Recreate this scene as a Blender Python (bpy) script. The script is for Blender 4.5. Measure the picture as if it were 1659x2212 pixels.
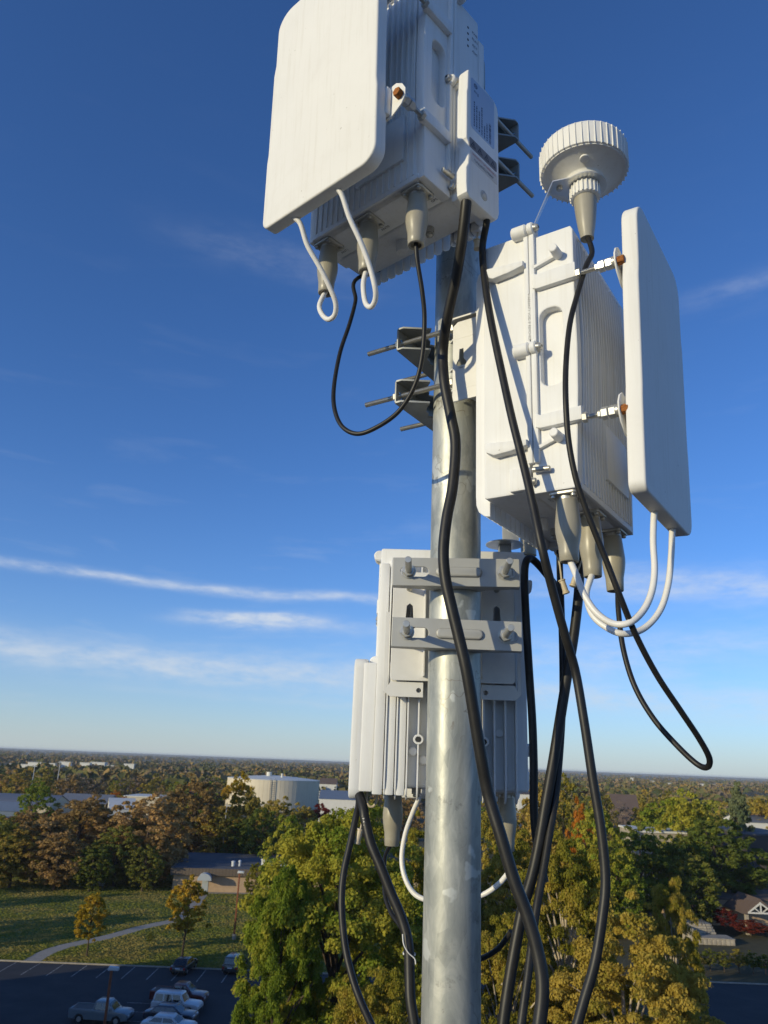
import bpy, bmesh, math, random
import numpy as np
from math import sin, cos, tan, radians, pi, hypot, atan2, sqrt
from mathutils import Vector, Matrix

for _o in list(bpy.data.objects):
    bpy.data.objects.remove(_o)
SC = bpy.context.scene
COL = SC.collection

# ------------------------------------------------------------------ camera, sky, sun, exposure
CAM_Z = 23.5                                  # eye height above the lawn (a seventh-floor roof)
PITCH, ROLL = radians(18.05), radians(2.31)
_F = Vector((0, cos(PITCH), sin(PITCH))); _U0 = Vector((0, -sin(PITCH), cos(PITCH))); _R0 = Vector((1, 0, 0))
_R = _R0 * cos(ROLL) + _U0 * sin(ROLL); _U = _U0 * cos(ROLL) - _R0 * sin(ROLL)
EYE = Vector((0, 0, CAM_Z))
cam = bpy.data.cameras.new('camera'); cam_o = bpy.data.objects.new('camera', cam); COL.objects.link(cam_o)
cam_o.matrix_world = Matrix((( _R.x, _U.x, -_F.x, 0), (_R.y, _U.y, -_F.y, 0), (_R.z, _U.z, -_F.z, CAM_Z), (0, 0, 0, 1)))
cam.sensor_fit = 'HORIZONTAL'; cam.sensor_width = 36.0; cam.lens = 36.0 * 1660 / 1659
cam.clip_start = 0.05; cam.clip_end = 40000
cam.dof.use_dof = True; cam.dof.focus_distance = 1.3; cam.dof.aperture_fstop = 22.0
SC.camera = cam_o
SC.view_settings.view_transform = 'Standard'; SC.view_settings.look = 'None'
SC.view_settings.exposure = 0.33; SC.view_settings.gamma = 1.0; SC.view_settings.use_curve_mapping = False

SUN_B, SUN_E = -127.0, 12.5                   # compass bearing (0 = straight ahead, clockwise) and elevation
SUN_DIR = Vector((sin(radians(SUN_B)) * cos(radians(SUN_E)), cos(radians(SUN_B)) * cos(radians(SUN_E)), sin(radians(SUN_E))))
sun = bpy.data.lights.new('sun', 'SUN'); sun.energy = 2.68; sun.angle = radians(0.53); sun.color = (1.0, 0.875, 0.57)
sun_o = bpy.data.objects.new('sun', sun); COL.objects.link(sun_o)
sun_o.rotation_euler = SUN_DIR.to_track_quat('Z', 'Y').to_euler(); sun_o.location = (-30, -20, 60)

def make_world():
    w = bpy.data.worlds.new('World'); SC.world = w; w.use_nodes = True
    nt = w.node_tree; nt.nodes.clear(); N = nt.nodes.new; L = nt.links.new
    out = N('ShaderNodeOutputWorld'); bg = N('ShaderNodeBackground'); bg.inputs['Strength'].default_value = 0.15
    sky = N('ShaderNodeTexSky'); sky.sky_type = 'NISHITA'; sky.sun_disc = False
    sky.sun_elevation = radians(SUN_E); sky.sun_rotation = radians(SUN_B); sky.altitude = 300
    sky.air_density = 0.85; sky.dust_density = 0.4; sky.ozone_density = 5.5
    def math_(op, a, b=None, c=None, clamp=False):
        m = N('ShaderNodeMath'); m.operation = op; m.use_clamp = clamp
        for i, v in enumerate((a, b, c)):
            if v is None: continue
            if isinstance(v, (int, float)): m.inputs[i].default_value = v
            else: L(v, m.inputs[i])
        return m.outputs[0]
    tc = N('ShaderNodeTexCoord'); sep = N('ShaderNodeSeparateXYZ'); L(tc.outputs['Generated'], sep.inputs[0])
    x, y, z = sep.outputs
    el = math_('MULTIPLY', math_('ARCSINE', z), 180 / pi)
    az = math_('MULTIPLY', math_('ARCTAN2', x, y), 180 / pi)
    comb = N('ShaderNodeCombineXYZ'); L(math_('MULTIPLY', az, 0.11), comb.inputs[0]); L(math_('MULTIPLY', el, 0.62), comb.inputs[1])
    n1 = N('ShaderNodeTexNoise'); n1.inputs['Scale'].default_value = 0.75; n1.inputs['Detail'].default_value = 7; n1.inputs['Roughness'].default_value = 0.58
    n1.inputs['Distortion'].default_value = 0.35; L(comb.outputs[0], n1.inputs['Vector'])
    comb2 = N('ShaderNodeCombineXYZ'); L(math_('MULTIPLY', az, 0.45), comb2.inputs[0]); L(math_('MULTIPLY', el, 1.3), comb2.inputs[1])
    n2 = N('ShaderNodeTexNoise'); n2.inputs['Scale'].default_value = 0.8; n2.inputs['Detail'].default_value = 6; n2.inputs['Roughness'].default_value = 0.62
    L(comb2.outputs[0], n2.inputs['Vector'])
    # long cirrus streaks: centre azimuth, centre elevation, half length, half thickness, slope (deg/deg), strength
    streaks = [(-14, 11.6, 20, 0.33, -0.015, 0.78), (-9.5, 9.55, 4.8, 0.45, 0.06, 1.25), (-17, 6.1, 34, 1.15, -0.02, 0.75),
               (-2, 9.4, 6, 0.5, -0.02, 0.35), (24, 12.4, 14, 1.1, -0.05, 0.60), (30, 32.5, 6, 0.6, 0.12, 0.18), (18, 8.2, 18, 1.3, 0.03, 0.42), (26, 4.6, 22, 1.0, 0.0, 0.42),
               (-10, 35.5, 9, 1.2, -0.06, 0.10), (-6, 3.9, 14, 0.3, -0.02, 0.20), (70, 14, 30, 1.5, 0.03, 0.35), (110, 20, 40, 2.0, -0.02, 0.3), (-80, 16, 35, 1.6, 0.02, 0.35), (170, 12, 50, 1.4, 0.01, 0.35), (-140, 25, 40, 2.0, 0.02, 0.25)]
    wob = math_('MULTIPLY', math_('SUBTRACT', n1.outputs[0], 0.5), 2.6)
    tot = None
    for (a0, e0, hl, ht, sl, st) in streaks:
        da = math_('SUBTRACT', az, a0)
        de = math_('SUBTRACT', math_('SUBTRACT', el, e0), math_('MULTIPLY', da, sl))
        de = math_('ADD', de, math_('MULTIPLY', wob, min(1.0, 0.35 + ht * 0.5)))
        t = math_('ADD', math_('POWER', math_('ABSOLUTE', math_('DIVIDE', de, ht)), 2.0), math_('POWER', math_('ABSOLUTE', math_('DIVIDE', da, hl)), 3.0))
        g = math_('MULTIPLY', math_('POWER', 2.718, math_('MULTIPLY', t, -1.0)), st)
        tot = g if tot is None else math_('ADD', tot, g)
    tex = math_('MULTIPLY', math_('SUBTRACT', n2.outputs[0], 0.22), 2.0, clamp=True)
    veil = math_('MULTIPLY', math_('SUBTRACT', n1.outputs[0], 0.56, clamp=True), math_('MULTIPLY', 1.1, math_('POWER', 2.718, math_('MULTIPLY', math_('ABSOLUTE', math_('SUBTRACT', el, 7)), -0.10))))
    cov = math_('ADD', math_('MULTIPLY', tot, tex), veil, clamp=True)
    cov = math_('MINIMUM', cov, 0.8)
    hs = N('ShaderNodeHueSaturation'); hs.inputs['Saturation'].default_value = 1.03; hs.inputs['Hue'].default_value = 0.505; hs.inputs['Value'].default_value = 1.0
    L(sky.outputs[0], hs.inputs['Color'])
    mix = N('ShaderNodeMixRGB'); L(cov, mix.inputs[0]); L(hs.outputs[0], mix.inputs[1]); mix.inputs[2].default_value = (3.7, 4.0, 4.4, 1)
    low = math_('MULTIPLY', math_('POWER', 2.718, math_('MULTIPLY', math_('MAXIMUM', el, 0.0), -0.22)), 0.78)   # the pale band of air above any horizon
    mix2 = N('ShaderNodeMixRGB'); L(low, mix2.inputs[0]); L(mix.outputs[0], mix2.inputs[1]); mix2.inputs[2].default_value = (2.75, 3.05, 3.15, 1)
    L(mix2.outputs[0], bg.inputs['Color']); L(bg.outputs[0], out.inputs['Surface'])
make_world()

# ------------------------------------------------------------------ helpers
def ray(px, py):                              # direction through a point of the photo (1659 px wide)
    return _F + _R * ((px - 829.5) / 1660.0) - _U * ((py - 1106) / 1660.0)
def at(px, py, Y):                            # the point of that ray Y metres ahead of the mast viewer
    d = ray(px, py); return EYE + d * (Y / d.y)
def ground_at(px, py, z=0.0):
    d = ray(px, py); return EYE + d * ((z - CAM_Z) / d.z)
def bearing(b): return Vector((sin(radians(b)), cos(radians(b)), 0))

def tag(o, label=None, cat=None, group=None, kind=None):
    if label: o['label'] = label
    if cat: o['category'] = cat
    if group: o['group'] = group
    if kind: o['kind'] = kind
    return o
def empty(name, loc, rz=0.0, parent=None):
    o = bpy.data.objects.new(name, None); COL.objects.link(o)
    o.location = loc; o.rotation_euler = (0, 0, rz); o.empty_display_size = 0.1
    if parent: o.parent = parent
    return o
def link(name, mesh, parent=None):
    o = bpy.data.objects.new(name, mesh); COL.objects.link(o)
    if parent: o.parent = parent
    return o
def copy_tree(o, parent=None):
    c = o.copy(); COL.objects.link(c); c.parent = parent
    for ch in list(o.children): copy_tree(ch, c)
    return c

def finish(me, mat, angle=35):
    if mat is not None:
        me.materials.clear(); me.materials.append(mat)
    me.polygons.foreach_set('use_smooth', [True] * len(me.polygons))
    if angle is not None and angle < 180: me.set_sharp_from_angle(angle=radians(angle))
    me.update(); return me

def smooth_path(pts, per=6):
    pts = [Vector(p) for p in pts]
    if len(pts) < 3: return pts
    out = []
    n = len(pts)
    for i in range(n - 1):
        p0 = pts[max(i - 1, 0)]; p1 = pts[i]; p2 = pts[i + 1]; p3 = pts[min(i + 2, n - 1)]
        for k in range(per):
            t = k / per
            out.append(0.5 * ((2 * p1) + (p2 - p0) * t + (2 * p0 - 5 * p1 + 4 * p2 - p3) * t * t + (3 * p1 - p0 - 3 * p2 + p3) * t ** 3))
    out.append(pts[-1]); return out

class MB:
    def __init__(self): self.bm = bmesh.new()
    def box(self, x0, x1, y0, y1, z0, z1, bev=0.0, seg=2, rot=None):
        r = bmesh.ops.create_cube(self.bm, size=1.0)
        vs = r['verts']
        for v in vs:
            v.co = Vector(((x0 + x1) / 2 + v.co.x * (x1 - x0), (y0 + y1) / 2 + v.co.y * (y1 - y0), (z0 + z1) / 2 + v.co.z * (z1 - z0)))
        if rot is not None:
            c = Vector(((x0 + x1) / 2, (y0 + y1) / 2, (z0 + z1) / 2))
            for v in vs: v.co = c + rot @ (v.co - c)
        if bev > 0:
            es = list({e for v in vs for e in v.link_edges})
            bmesh.ops.bevel(self.bm, geom=es, offset=bev, segments=seg, profile=0.5, affect='EDGES')
        return self
    def prism(self, poly, axis, a0, a1, bev=0.0, seg=2):
        # poly: list of 2D points; axis 'x' -> (y,z), 'y' -> (x,z), 'z' -> (x,y)
        def p3(p, a):
            return {'x': (a, p[0], p[1]), 'y': (p[0], a, p[1]), 'z': (p[0], p[1], a)}[axis]
        lo = [self.bm.verts.new(p3(p, a0)) for p in poly]; hi = [self.bm.verts.new(p3(p, a1)) for p in poly]
        n = len(poly); fs = [self.bm.faces.new(lo), self.bm.faces.new(hi)]
        for i in range(n): fs.append(self.bm.faces.new((lo[i], lo[(i + 1) % n], hi[(i + 1) % n], hi[i])))
        bmesh.ops.recalc_face_normals(self.bm, faces=fs)
        if bev > 0:
            es = list({e for f in fs[:2] for e in f.edges})
            bmesh.ops.bevel(self.bm, geom=es, offset=bev, segments=seg, profile=0.5, affect='EDGES')
        return self
    def ring(self, c, u, v, r, n):
        return [self.bm.verts.new(c + u * (r * cos(2 * pi * k / n)) + v * (r * sin(2 * pi * k / n))) for k in range(n)]
    def loft(self, rings, cap=True):
        fs = []
        for a, b in zip(rings[:-1], rings[1:]):
            n = len(a)
            for k in range(n): fs.append(self.bm.faces.new((a[k], a[(k + 1) % n], b[(k + 1) % n], b[k])))
        if cap:
            fs.append(self.bm.faces.new(rings[0][::-1])); fs.append(self.bm.faces.new(rings[-1]))
        bmesh.ops.recalc_face_normals(self.bm, faces=fs)
        return self
    def lathe(self, prof, o=(0, 0, 0), d=(0, 0, 1), n=24, cap=True):
        o = Vector(o); d = Vector(d).normalized(); u = d.orthogonal().normalized(); v = d.cross(u)
        return self.loft([self.ring(o + d * h, u, v, max(r, 1e-5), n) for (r, h) in prof], cap)
    def cyl(self, p0, p1, r0, r1=None, n=16, ch=0.0):
        p0 = Vector(p0); p1 = Vector(p1); l = (p1 - p0).length; r1 = r0 if r1 is None else r1
        prof = [(r0, 0), (r1, l)] if ch <= 0 else [(r0 - ch, 0), (r0, ch), (r1, l - ch), (r1 - ch, l)]
        return self.lathe(prof, p0, p1 - p0, n)
    def hexa(self, p0, p1, r): return self.cyl(p0, p1, r, n=6, ch=r * 0.08)
    def tube(self, pts, r, n=10, per=6, radii=None):
        path = smooth_path(pts, per)
        rings = []; t_prev = None; u = None
        for i, p in enumerate(path):
            t = (path[min(i + 1, len(path) - 1)] - path[max(i - 1, 0)])
            if t.length < 1e-9: t = Vector((0, 0, 1))
            t.normalize()
            if u is None: u = t.orthogonal().normalized()
            else: u = (u - t * u.dot(t)).normalized()
            rr = r if radii is None else radii[0] + (radii[1] - radii[0]) * i / (len(path) - 1)
            rings.append(self.ring(p, u, t.cross(u), rr, n))
        return self.loft(rings)
    def threads(self, p0, p1, r, pitch=0.0016, n=10):
        p0 = Vector(p0); p1 = Vector(p1); l = (p1 - p0).length; k = max(2, int(l / pitch)); prof = [(r * .8, 0)]
        for i in range(k):
            prof += [(r * .86, (i + .1) * l / k), (r, (i + .5) * l / k)]
        prof += [(r * .8, l)]
        return self.lathe(prof, p0, p1 - p0, n)
    def mesh(self, name, mat, angle=35):
        me = bpy.data.meshes.new(name); self.bm.to_mesh(me); self.bm.free()
        return finish(me, mat, angle)
    def build(self, name, mat, parent=None, angle=35):
        return link(name, self.mesh(name, mat, angle), parent)

def rrect(x0, x1, y0, y1, r, n=5):
    rs = r if isinstance(r, (tuple, list)) else (r,) * 4            # corners: lo-lo, hi-lo, hi-hi, lo-hi
    out = []
    for (cx, cy, a0, rr) in ((x0 + rs[0], y0 + rs[0], 180, rs[0]), (x1 - rs[1], y0 + rs[1], 270, rs[1]), (x1 - rs[2], y1 - rs[2], 0, rs[2]), (x0 + rs[3], y1 - rs[3], 90, rs[3])):
        for k in range(n + 1):
            a = radians(a0 + 90 * k / n); out.append((cx + rr * cos(a), cy + rr * sin(a)))
    return out
def circle2(cx, cy, r, n=16): return [(cx + r * cos(2 * pi * k / n), cy + r * sin(2 * pi * k / n)) for k in range(n)]

def plate_mesh(name, loops, thick, bev, M, mat, angle=35):
    """sheet with holes: first loop outside, the others holes, thickness along local z, placed by M"""
    cu = bpy.data.curves.new(name, 'CURVE'); cu.dimensions = '2D'; cu.fill_mode = 'BOTH'
    cu.extrude = max(thick / 2 - bev, 1e-5); cu.bevel_depth = bev; cu.bevel_resolution = 1; cu.offset = -bev
    for lp in loops:
        sp = cu.splines.new('POLY'); sp.points.add(len(lp) - 1); sp.use_cyclic_u = True
        for p, q in zip(sp.points, lp): p.co = (q[0], q[1], 0, 1)
    o = bpy.data.objects.new('tmp', cu); me = bpy.data.meshes.new_from_object(o)
    bpy.data.objects.remove(o); bpy.data.curves.remove(cu)
    me.name = name; me.transform(M)
    return finish(me, mat, angle)
def text_mesh(name, txt, size, M, mat, align='CENTER', depth=0.0):
    cu = bpy.data.curves.new(name, 'FONT'); cu.body = txt; cu.size = size; cu.align_x = align; cu.align_y = 'CENTER'; cu.extrude = depth
    cu.resolution_u = 2
    o = bpy.data.objects.new('tmp', cu); me = bpy.data.meshes.new_from_object(o)
    bpy.data.objects.remove(o); bpy.data.curves.remove(cu)
    me.name = name; me.transform(M); return finish(me, mat, None)
def basis(ex, ey, ez, o):
    ex, ey, ez, o = Vector(ex), Vector(ey), Vector(ez), Vector(o)
    return Matrix(((ex.x, ey.x, ez.x, o.x), (ex.y, ey.y, ez.y, o.y), (ex.z, ey.z, ez.z, o.z), (0, 0, 0, 1)))

# ------------------------------------------------------------------ materials
_MATS = {}
class NT:
    def __init__(self, name):
        self.m = bpy.data.materials.new(name); self.m.use_nodes = True
        self.nt = self.m.node_tree; self.b = self.nt.nodes['Principled BSDF']; self.out = self.nt.nodes['Material Output']
    def n(self, t, **kw):
        x = self.nt.nodes.new(t)
        for k, v in kw.items():
            if k in x.inputs: x.inputs[k].default_value = v
            else: setattr(x, k, v)
        return x
    def l(self, a, b): self.nt.links.new(a, b)
    def coord(self, kind='Object', scale=(1, 1, 1)):
        tc = self.n('ShaderNodeTexCoord'); mp = self.n('ShaderNodeMapping'); mp.inputs['Scale'].default_value = scale
        self.l(tc.outputs[kind], mp.inputs[0]); return mp.outputs[0]
    def noise(self, vec, scale, detail=4, rough=0.55, dist=0.0):
        x = self.n('ShaderNodeTexNoise'); x.inputs['Scale'].default_value = scale; x.inputs['Detail'].default_value = detail
        x.inputs['Roughness'].default_value = rough; x.inputs['Distortion'].default_value = dist
        if vec is not None: self.l(vec, x.inputs['Vector'])
        return x.outputs[0]
    def ramp(self, fac, stops):
        r = self.n('ShaderNodeValToRGB'); e = r.color_ramp.elements
        while len(e) < len(stops): e.new(0.5)
        for q, (p, c) in zip(e, stops):
            q.position = p; q.color = (c[0], c[1], c[2], 1) if len(c) == 3 else c
        self.l(fac, r.inputs[0]); return r.outputs[0]
    def mix(self, fac, a, b, mode='MIX'):
        x = self.n('ShaderNodeMixRGB', blend_type=mode)
        for i, v in enumerate((fac, a, b)):
            if isinstance(v, (int, float)): x.inputs[i].default_value = v
            elif isinstance(v, (tuple, list)): x.inputs[i].default_value = (*v[:3], 1)
            else: self.l(v, x.inputs[i])
        return x.outputs[0]
    def bump(self, h, strength=0.2, dist=0.001):
        b = self.n('ShaderNodeBump'); b.inputs['Strength'].default_value = strength; b.inputs['Distance'].default_value = dist
        self.l(h, b.inputs['Height']); self.l(b.outputs[0], self.b.inputs['Normal'])
    def color(self, c):
        if isinstance(c, (tuple, list)): self.b.inputs['Base Color'].default_value = (*c[:3], 1)
        else: self.l(c, self.b.inputs['Base Color'])
    def set(self, rough=0.5, metal=0.0, spec=0.5):
        self.b.inputs['Roughness'].default_value = rough; self.b.inputs['Metallic'].default_value = metal
        self.b.inputs['Specular IOR Level'].default_value = spec

def mat_simple(name, col, rough=0.5, metal=0.0, var=0.12, scale=40.0, bump=0.0, bscale=400.0, spec=0.5, dirt=0.0, dirtcol=(0.25, 0.22, 0.17)):
    if name in _MATS: return _MATS[name]
    t = NT(name); t.set(rough, metal, spec); v = t.coord()
    n = t.noise(v, scale, 5)
    c = t.ramp(n, [(0.25, [k * (1 - var) for k in col]), (0.75, [min(1, k * (1 + var)) for k in col])])
    if dirt > 0:
        d = t.noise(v, scale * 0.35, 6, 0.65, 0.4)
        f = t.ramp(d, [(0.52, (0, 0, 0)), (0.78, (dirt, dirt, dirt))]); c = t.mix(f, c, dirtcol)
    t.color(c)
    if bump > 0: t.bump(t.noise(v, bscale, 3), bump, 0.0006)
    _MATS[name] = t.m; return t.m

def mat_galvanised(name='galvanised_pipe'):
    t = NT(name); v = t.coord(); vs = t.coord(scale=(1, 1, 0.34))
    vo = t.n('ShaderNodeTexVoronoi'); vo.inputs['Scale'].default_value = 62; vo.inputs['Randomness'].default_value = 1.0; t.l(vs, vo.inputs['Vector'])
    sp = t.n('ShaderNodeSeparateColor'); t.l(vo.outputs['Color'], sp.inputs[0])
    base = t.ramp(t.noise(vs, 21, 10, 0.68, 0.8), [(0.34, (0.25, 0.262, 0.245)), (0.50, (0.385, 0.39, 0.352)), (0.64, (0.54, 0.532, 0.465))])
    c = t.mix(0.20, base, t.ramp(sp.outputs[0], [(0, (0.20, 0.22, 0.21)), (1, (0.66, 0.66, 0.58))]))
    blot = t.ramp(t.noise(v, 17, 3, 0.5), [(0.64, (0, 0, 0)), (0.665, (1, 1, 1))])
    c = t.mix(t.mix(0.8, (0, 0, 0), blot, 'MIX'), c, (0.62, 0.63, 0.58))
    streak = t.ramp(t.noise(t.coord(scale=(28, 28, 1.6)), 3, 6, 0.7), [(0.52, (0, 0, 0)), (0.8, (0.5, 0.5, 0.5))])
    c = t.mix(streak, c, (0.25, 0.27, 0.26))
    stain = t.ramp(t.noise(v, 26, 9, 0.72), [(0.58, (0, 0, 0)), (0.66, (1, 1, 1))])
    stain = t.mix(1.0, stain, t.ramp(t.noise(v, 3.1, 2, 0.5), [(0.48, (0, 0, 0)), (0.62, (1, 1, 1))]), 'MULTIPLY')
    c = t.mix(stain, c, (0.13, 0.13, 0.12))
    wv = t.n('ShaderNodeTexWave', wave_type='BANDS', bands_direction='DIAGONAL'); wv.inputs['Scale'].default_value = 7; wv.inputs['Distortion'].default_value = 16; wv.inputs['Detail'].default_value = 3
    wv.inputs['Detail Scale'].default_value = 2.5; t.l(v, wv.inputs['Vector'])
    sc = t.ramp(wv.outputs['Fac'], [(0.0, (1, 1, 1)), (0.03, (0, 0, 0))])
    sc = t.mix(1.0, sc, t.ramp(t.noise(v, 7, 2), [(0.5, (0, 0, 0)), (0.6, (0.8, 0.8, 0.8))]), 'MULTIPLY')
    c = t.mix(sc, c, (0.24, 0.22, 0.18))
    t.color(c); t.set(0.42, 0.36)
    t.l(t.ramp(t.noise(vs, 16, 6, 0.6), [(0.3, (0.34, 0.34, 0.34)), (0.7, (0.58, 0.58, 0.58))]), t.b.inputs['Roughness'])
    t.bump(t.noise(v, 60, 5, 0.6), 0.30, 0.001)
    return t.m

def mat_fleck(name, c1, c2, c3, scale=0.35, transl=0.38, tint=0.0):
    """leaf material: colour drifts over the crown and from leaf to leaf"""
    t = NT(name); v = t.coord()
    oi = t.n('ShaderNodeObjectInfo')
    big = t.noise(v, scale, 3, 0.6); fine = t.noise(v, scale * 14, 2, 0.7)
    mixf = t.n('ShaderNodeMath', operation='MULTIPLY_ADD'); t.l(fine, mixf.inputs[0]); mixf.inputs[1].default_value = 0.55; t.l(big, mixf.inputs[2])
    add = t.n('ShaderNodeMath', operation='MULTIPLY_ADD'); t.l(oi.outputs['Random'], add.inputs[0]); add.inputs[1].default_value = 0.22; t.l(mixf.outputs[0], add.inputs[2])
    c = t.ramp(add.outputs[0], [(0.55, c1), (0.85, c2), (1.15 if False else 1.0, c3)])
    d = t.n('ShaderNodeBsdfDiffuse'); t.l(c, d.inputs[0]); tr = t.n('ShaderNodeBsdfTranslucent'); t.l(c, tr.inputs[0])
    ms = t.n('ShaderNodeMixShader'); ms.inputs[0].default_value = transl; t.l(d.outputs[0], ms.inputs[1]); t.l(tr.outputs[0], ms.inputs[2])
    t.l(ms.outputs[0], t.out.inputs['Surface']); t.nt.nodes.remove(t.b)
    return t.m

def mat_weathered(name, col, rough, spec, amt):
    """painted or moulded white with faint rain streaks, specks and grime"""
    t = NT(name); t.set(rough, 0, spec); v = t.coord()
    c = t.ramp(t.noise(v, 11, 5, 0.6), [(0.25, [k * .965 for k in col]), (0.75, [min(1, k * 1.02) for k in col])])
    st = t.ramp(t.noise(t.coord(scale=(55, 55, 2.2)), 2.2, 5, 0.62), [(0.50, (0, 0, 0)), (0.80, (amt, amt, amt))])
    c = t.mix(st, c, (0.47, 0.43, 0.34))
    gr = t.ramp(t.noise(v, 7.5, 7, 0.68, 0.5), [(0.54, (0, 0, 0)), (0.80, (amt * .8,) * 3)]); c = t.mix(gr, c, (0.50, 0.46, 0.38))
    sp = t.ramp(t.noise(v, 150, 2, 0.4), [(0.755, (0, 0, 0)), (0.775, (.55, .55, .55))])
    sp = t.mix(1.0, sp, t.ramp(t.noise(v, 9, 2), [(0.52, (0, 0, 0)), (0.58, (1, 1, 1))]), 'MULTIPLY'); c = t.mix(sp, c, (0.26, 0.23, 0.18))
    t.color(c); t.bump(t.noise(v, 900, 3), 0.08, 0.0006); return t.m
WHITE = mat_weathered('white_powder_coat', (0.75, 0.75, 0.74), 0.56, 0.28, 0.26)
RADOME = mat_weathered('white_radome_plastic', (0.745, 0.735, 0.705), 0.58, 0.3, 0.26)
BOOT = mat_simple('taupe_rubber', (0.335, 0.310, 0.245), 0.36, 0, 0.05, 60, 0.05, 500)
BEIGE = mat_simple('beige_plastic', (0.55, 0.47, 0.34), 0.5, 0, 0.05, 60)
CABLE = mat_simple('black_cable_jacket', (0.016, 0.0155, 0.015), 0.46, 0, 0.25, 60, 0.10, 300, 0.35, 0.35, (0.060, 0.053, 0.044))
WCABLE = mat_simple('white_cable_jacket', (0.76, 0.74, 0.70), 0.38, 0, 0.03, 40)
GALV = mat_galvanised()
ZINC = mat_simple('zinc_plated_steel', (0.50, 0.485, 0.44), 0.38, 0.6, 0.12, 120, 0.1, 600)
ROD = mat_simple('threaded_zinc_steel', (0.50, 0.48, 0.43), 0.38, 0.8, 0.12, 160)
JAW = mat_simple('dull_galvanised_sheet', (0.34, 0.35, 0.34), 0.5, 0.35, 0.10, 40, 0.1, 300)
CLAMPG = mat_simple('grey_painted_steel', (0.42, 0.42, 0.40), 0.46, 0.10, 0.05, 35, 0.12, 500, 0.5, 0.25, (0.38, 0.37, 0.34))
BRK = mat_simple('white_painted_sheet', (0.70, 0.69, 0.66), 0.42, 0, 0.04, 40, 0.05, 400, 0.5, 0.12)
BRIGHT = mat_simple('bright_steel', (0.66, 0.66, 0.63), 0.30, 0.65, 0.05, 60)
RUST = mat_simple('rust', (0.30, 0.11, 0.030), 0.85, 0, 0.45, 260, 0.4, 500, 0.2)
DARK = mat_simple('recess_shade_and_lamp', (0.03, 0.03, 0.03), 0.6)  # near-black for the shade inside holes and sockets, and for dark lamps
INK = mat_simple('black_print', (0.04, 0.04, 0.05), 0.6, 0, 0.0)
INKBLUE = mat_simple('navy_print', (0.03, 0.05, 0.12), 0.6, 0, 0.0)
INKRED = mat_simple('red_print', (0.42, 0.05, 0.05), 0.6, 0, 0.0)
STICK = mat_simple('silver_sticker', (0.42, 0.50, 0.62), 0.35, 0.1, 0.02, 30)
STICKG = mat_simple('taupe_sticker', (0.20, 0.18, 0.17), 0.5, 0, 0.03)
STICKW = mat_simple('paper_sticker', (0.62, 0.60, 0.56), 0.5, 0, 0.03)
# ------------------------------------------------------------------ the mast and what hangs on it
POLE = Vector((1.34 * sin(radians(5.62)), 1.34 * cos(radians(5.62)), 0))
PR = 0.045
B_LEFT, B_RIGHT, B_LOW = -137.0, 124.0, 3.0      # compass bearing each antenna faces
Z_LEFT, Z_RIGHT, Z_LOW = CAM_Z + 0.925, CAM_Z + 0.397, CAM_Z - 0.045
ROOF_Z = CAM_Z - 1.62

pole = empty('steel_pole', (POLE.x, POLE.y, ROOF_Z))
tag(pole, 'mottled galvanised steel pole carrying the three white radio units', 'pole')
m = MB(); H = CAM_Z + 1.50 - ROOF_Z
m.lathe([(PR, 0.0), (PR, 0.4), (PR, 0.8), (PR, 1.2), (PR, 1.6), (PR, 2.0), (PR, 2.4), (PR, 2.8), (PR, H)], n=56)
m.build('tube', GALV, pole)
MB().lathe([(0.0545, H - 0.075), (0.0555, H - 0.07), (0.0555, H - 0.01), (0.050, H + 0.004), (0.030, H + 0.010)], n=40).build('end_cap', JAW, pole)
MB().lathe([(0.09, 0.0), (0.09, 0.012), (0.086, 0.014)], n=40).build('base_flange', JAW, pole)

_CACHE = {}
def part(name, key, make, parent):
    if key not in _CACHE: _CACHE[key] = make()
    return link(name, _CACHE[key], parent)

def boot_mesh():
    prof = [(0.0160, 0), (0.0162, -.006), (0.0172, -.016), (0.0184, -.028), (0.0194, -.038), (0.0192, -.048), (0.0180, -.057), (0.0166, -.065), (0.0152, -.072), (0.0147, -.082), (0.0141, -.0945), (0.0130, -.0955), (0.0090, -.0950), (0.0080, -.090)]
    return MB().lathe([(r, h) for r, h in prof], n=28).mesh('boot', BOOT, 60)

def unit_housing():
    m = MB()
    m.box(.208, .2810, -.124, .124, 0.0, .458, .004)
    me0 = m.mesh('housing', WHITE)
    hole = rrect(.2265, .2645, .176, .316, .016, 6)
    outer = [(.208, .0), (.279, .0), (.281, .06), (.286, .16), (.2880, .24), (.287, .34), (.288, .452), (.284, .460), (.208, .460)]
    bm = bmesh.new(); bm.from_mesh(me0)
    for s in (1, -1):
        # the side skins with the grip recess
        M = basis((1, 0, 0), (0, 0, 1), (0, -1, 0), (0, s * .131, 0))
        sk = plate_mesh('skin', [outer, hole], .018, .0025, M, None); bm.from_mesh(sk)
    # top and bottom lips that close the fin bay
    m2 = MB(); m2.box(.262, .2815, -.130, .130, .0, .010, .002); m2.box(.262, .2855, -.130, .130, .450, .460, .002)
    t = m2.mesh('lip', None); bm.from_mesh(t)
    me = bpy.data.meshes.new('housing'); bm.to_mesh(me); bm.free()
    return finish(me, WHITE)

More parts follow.
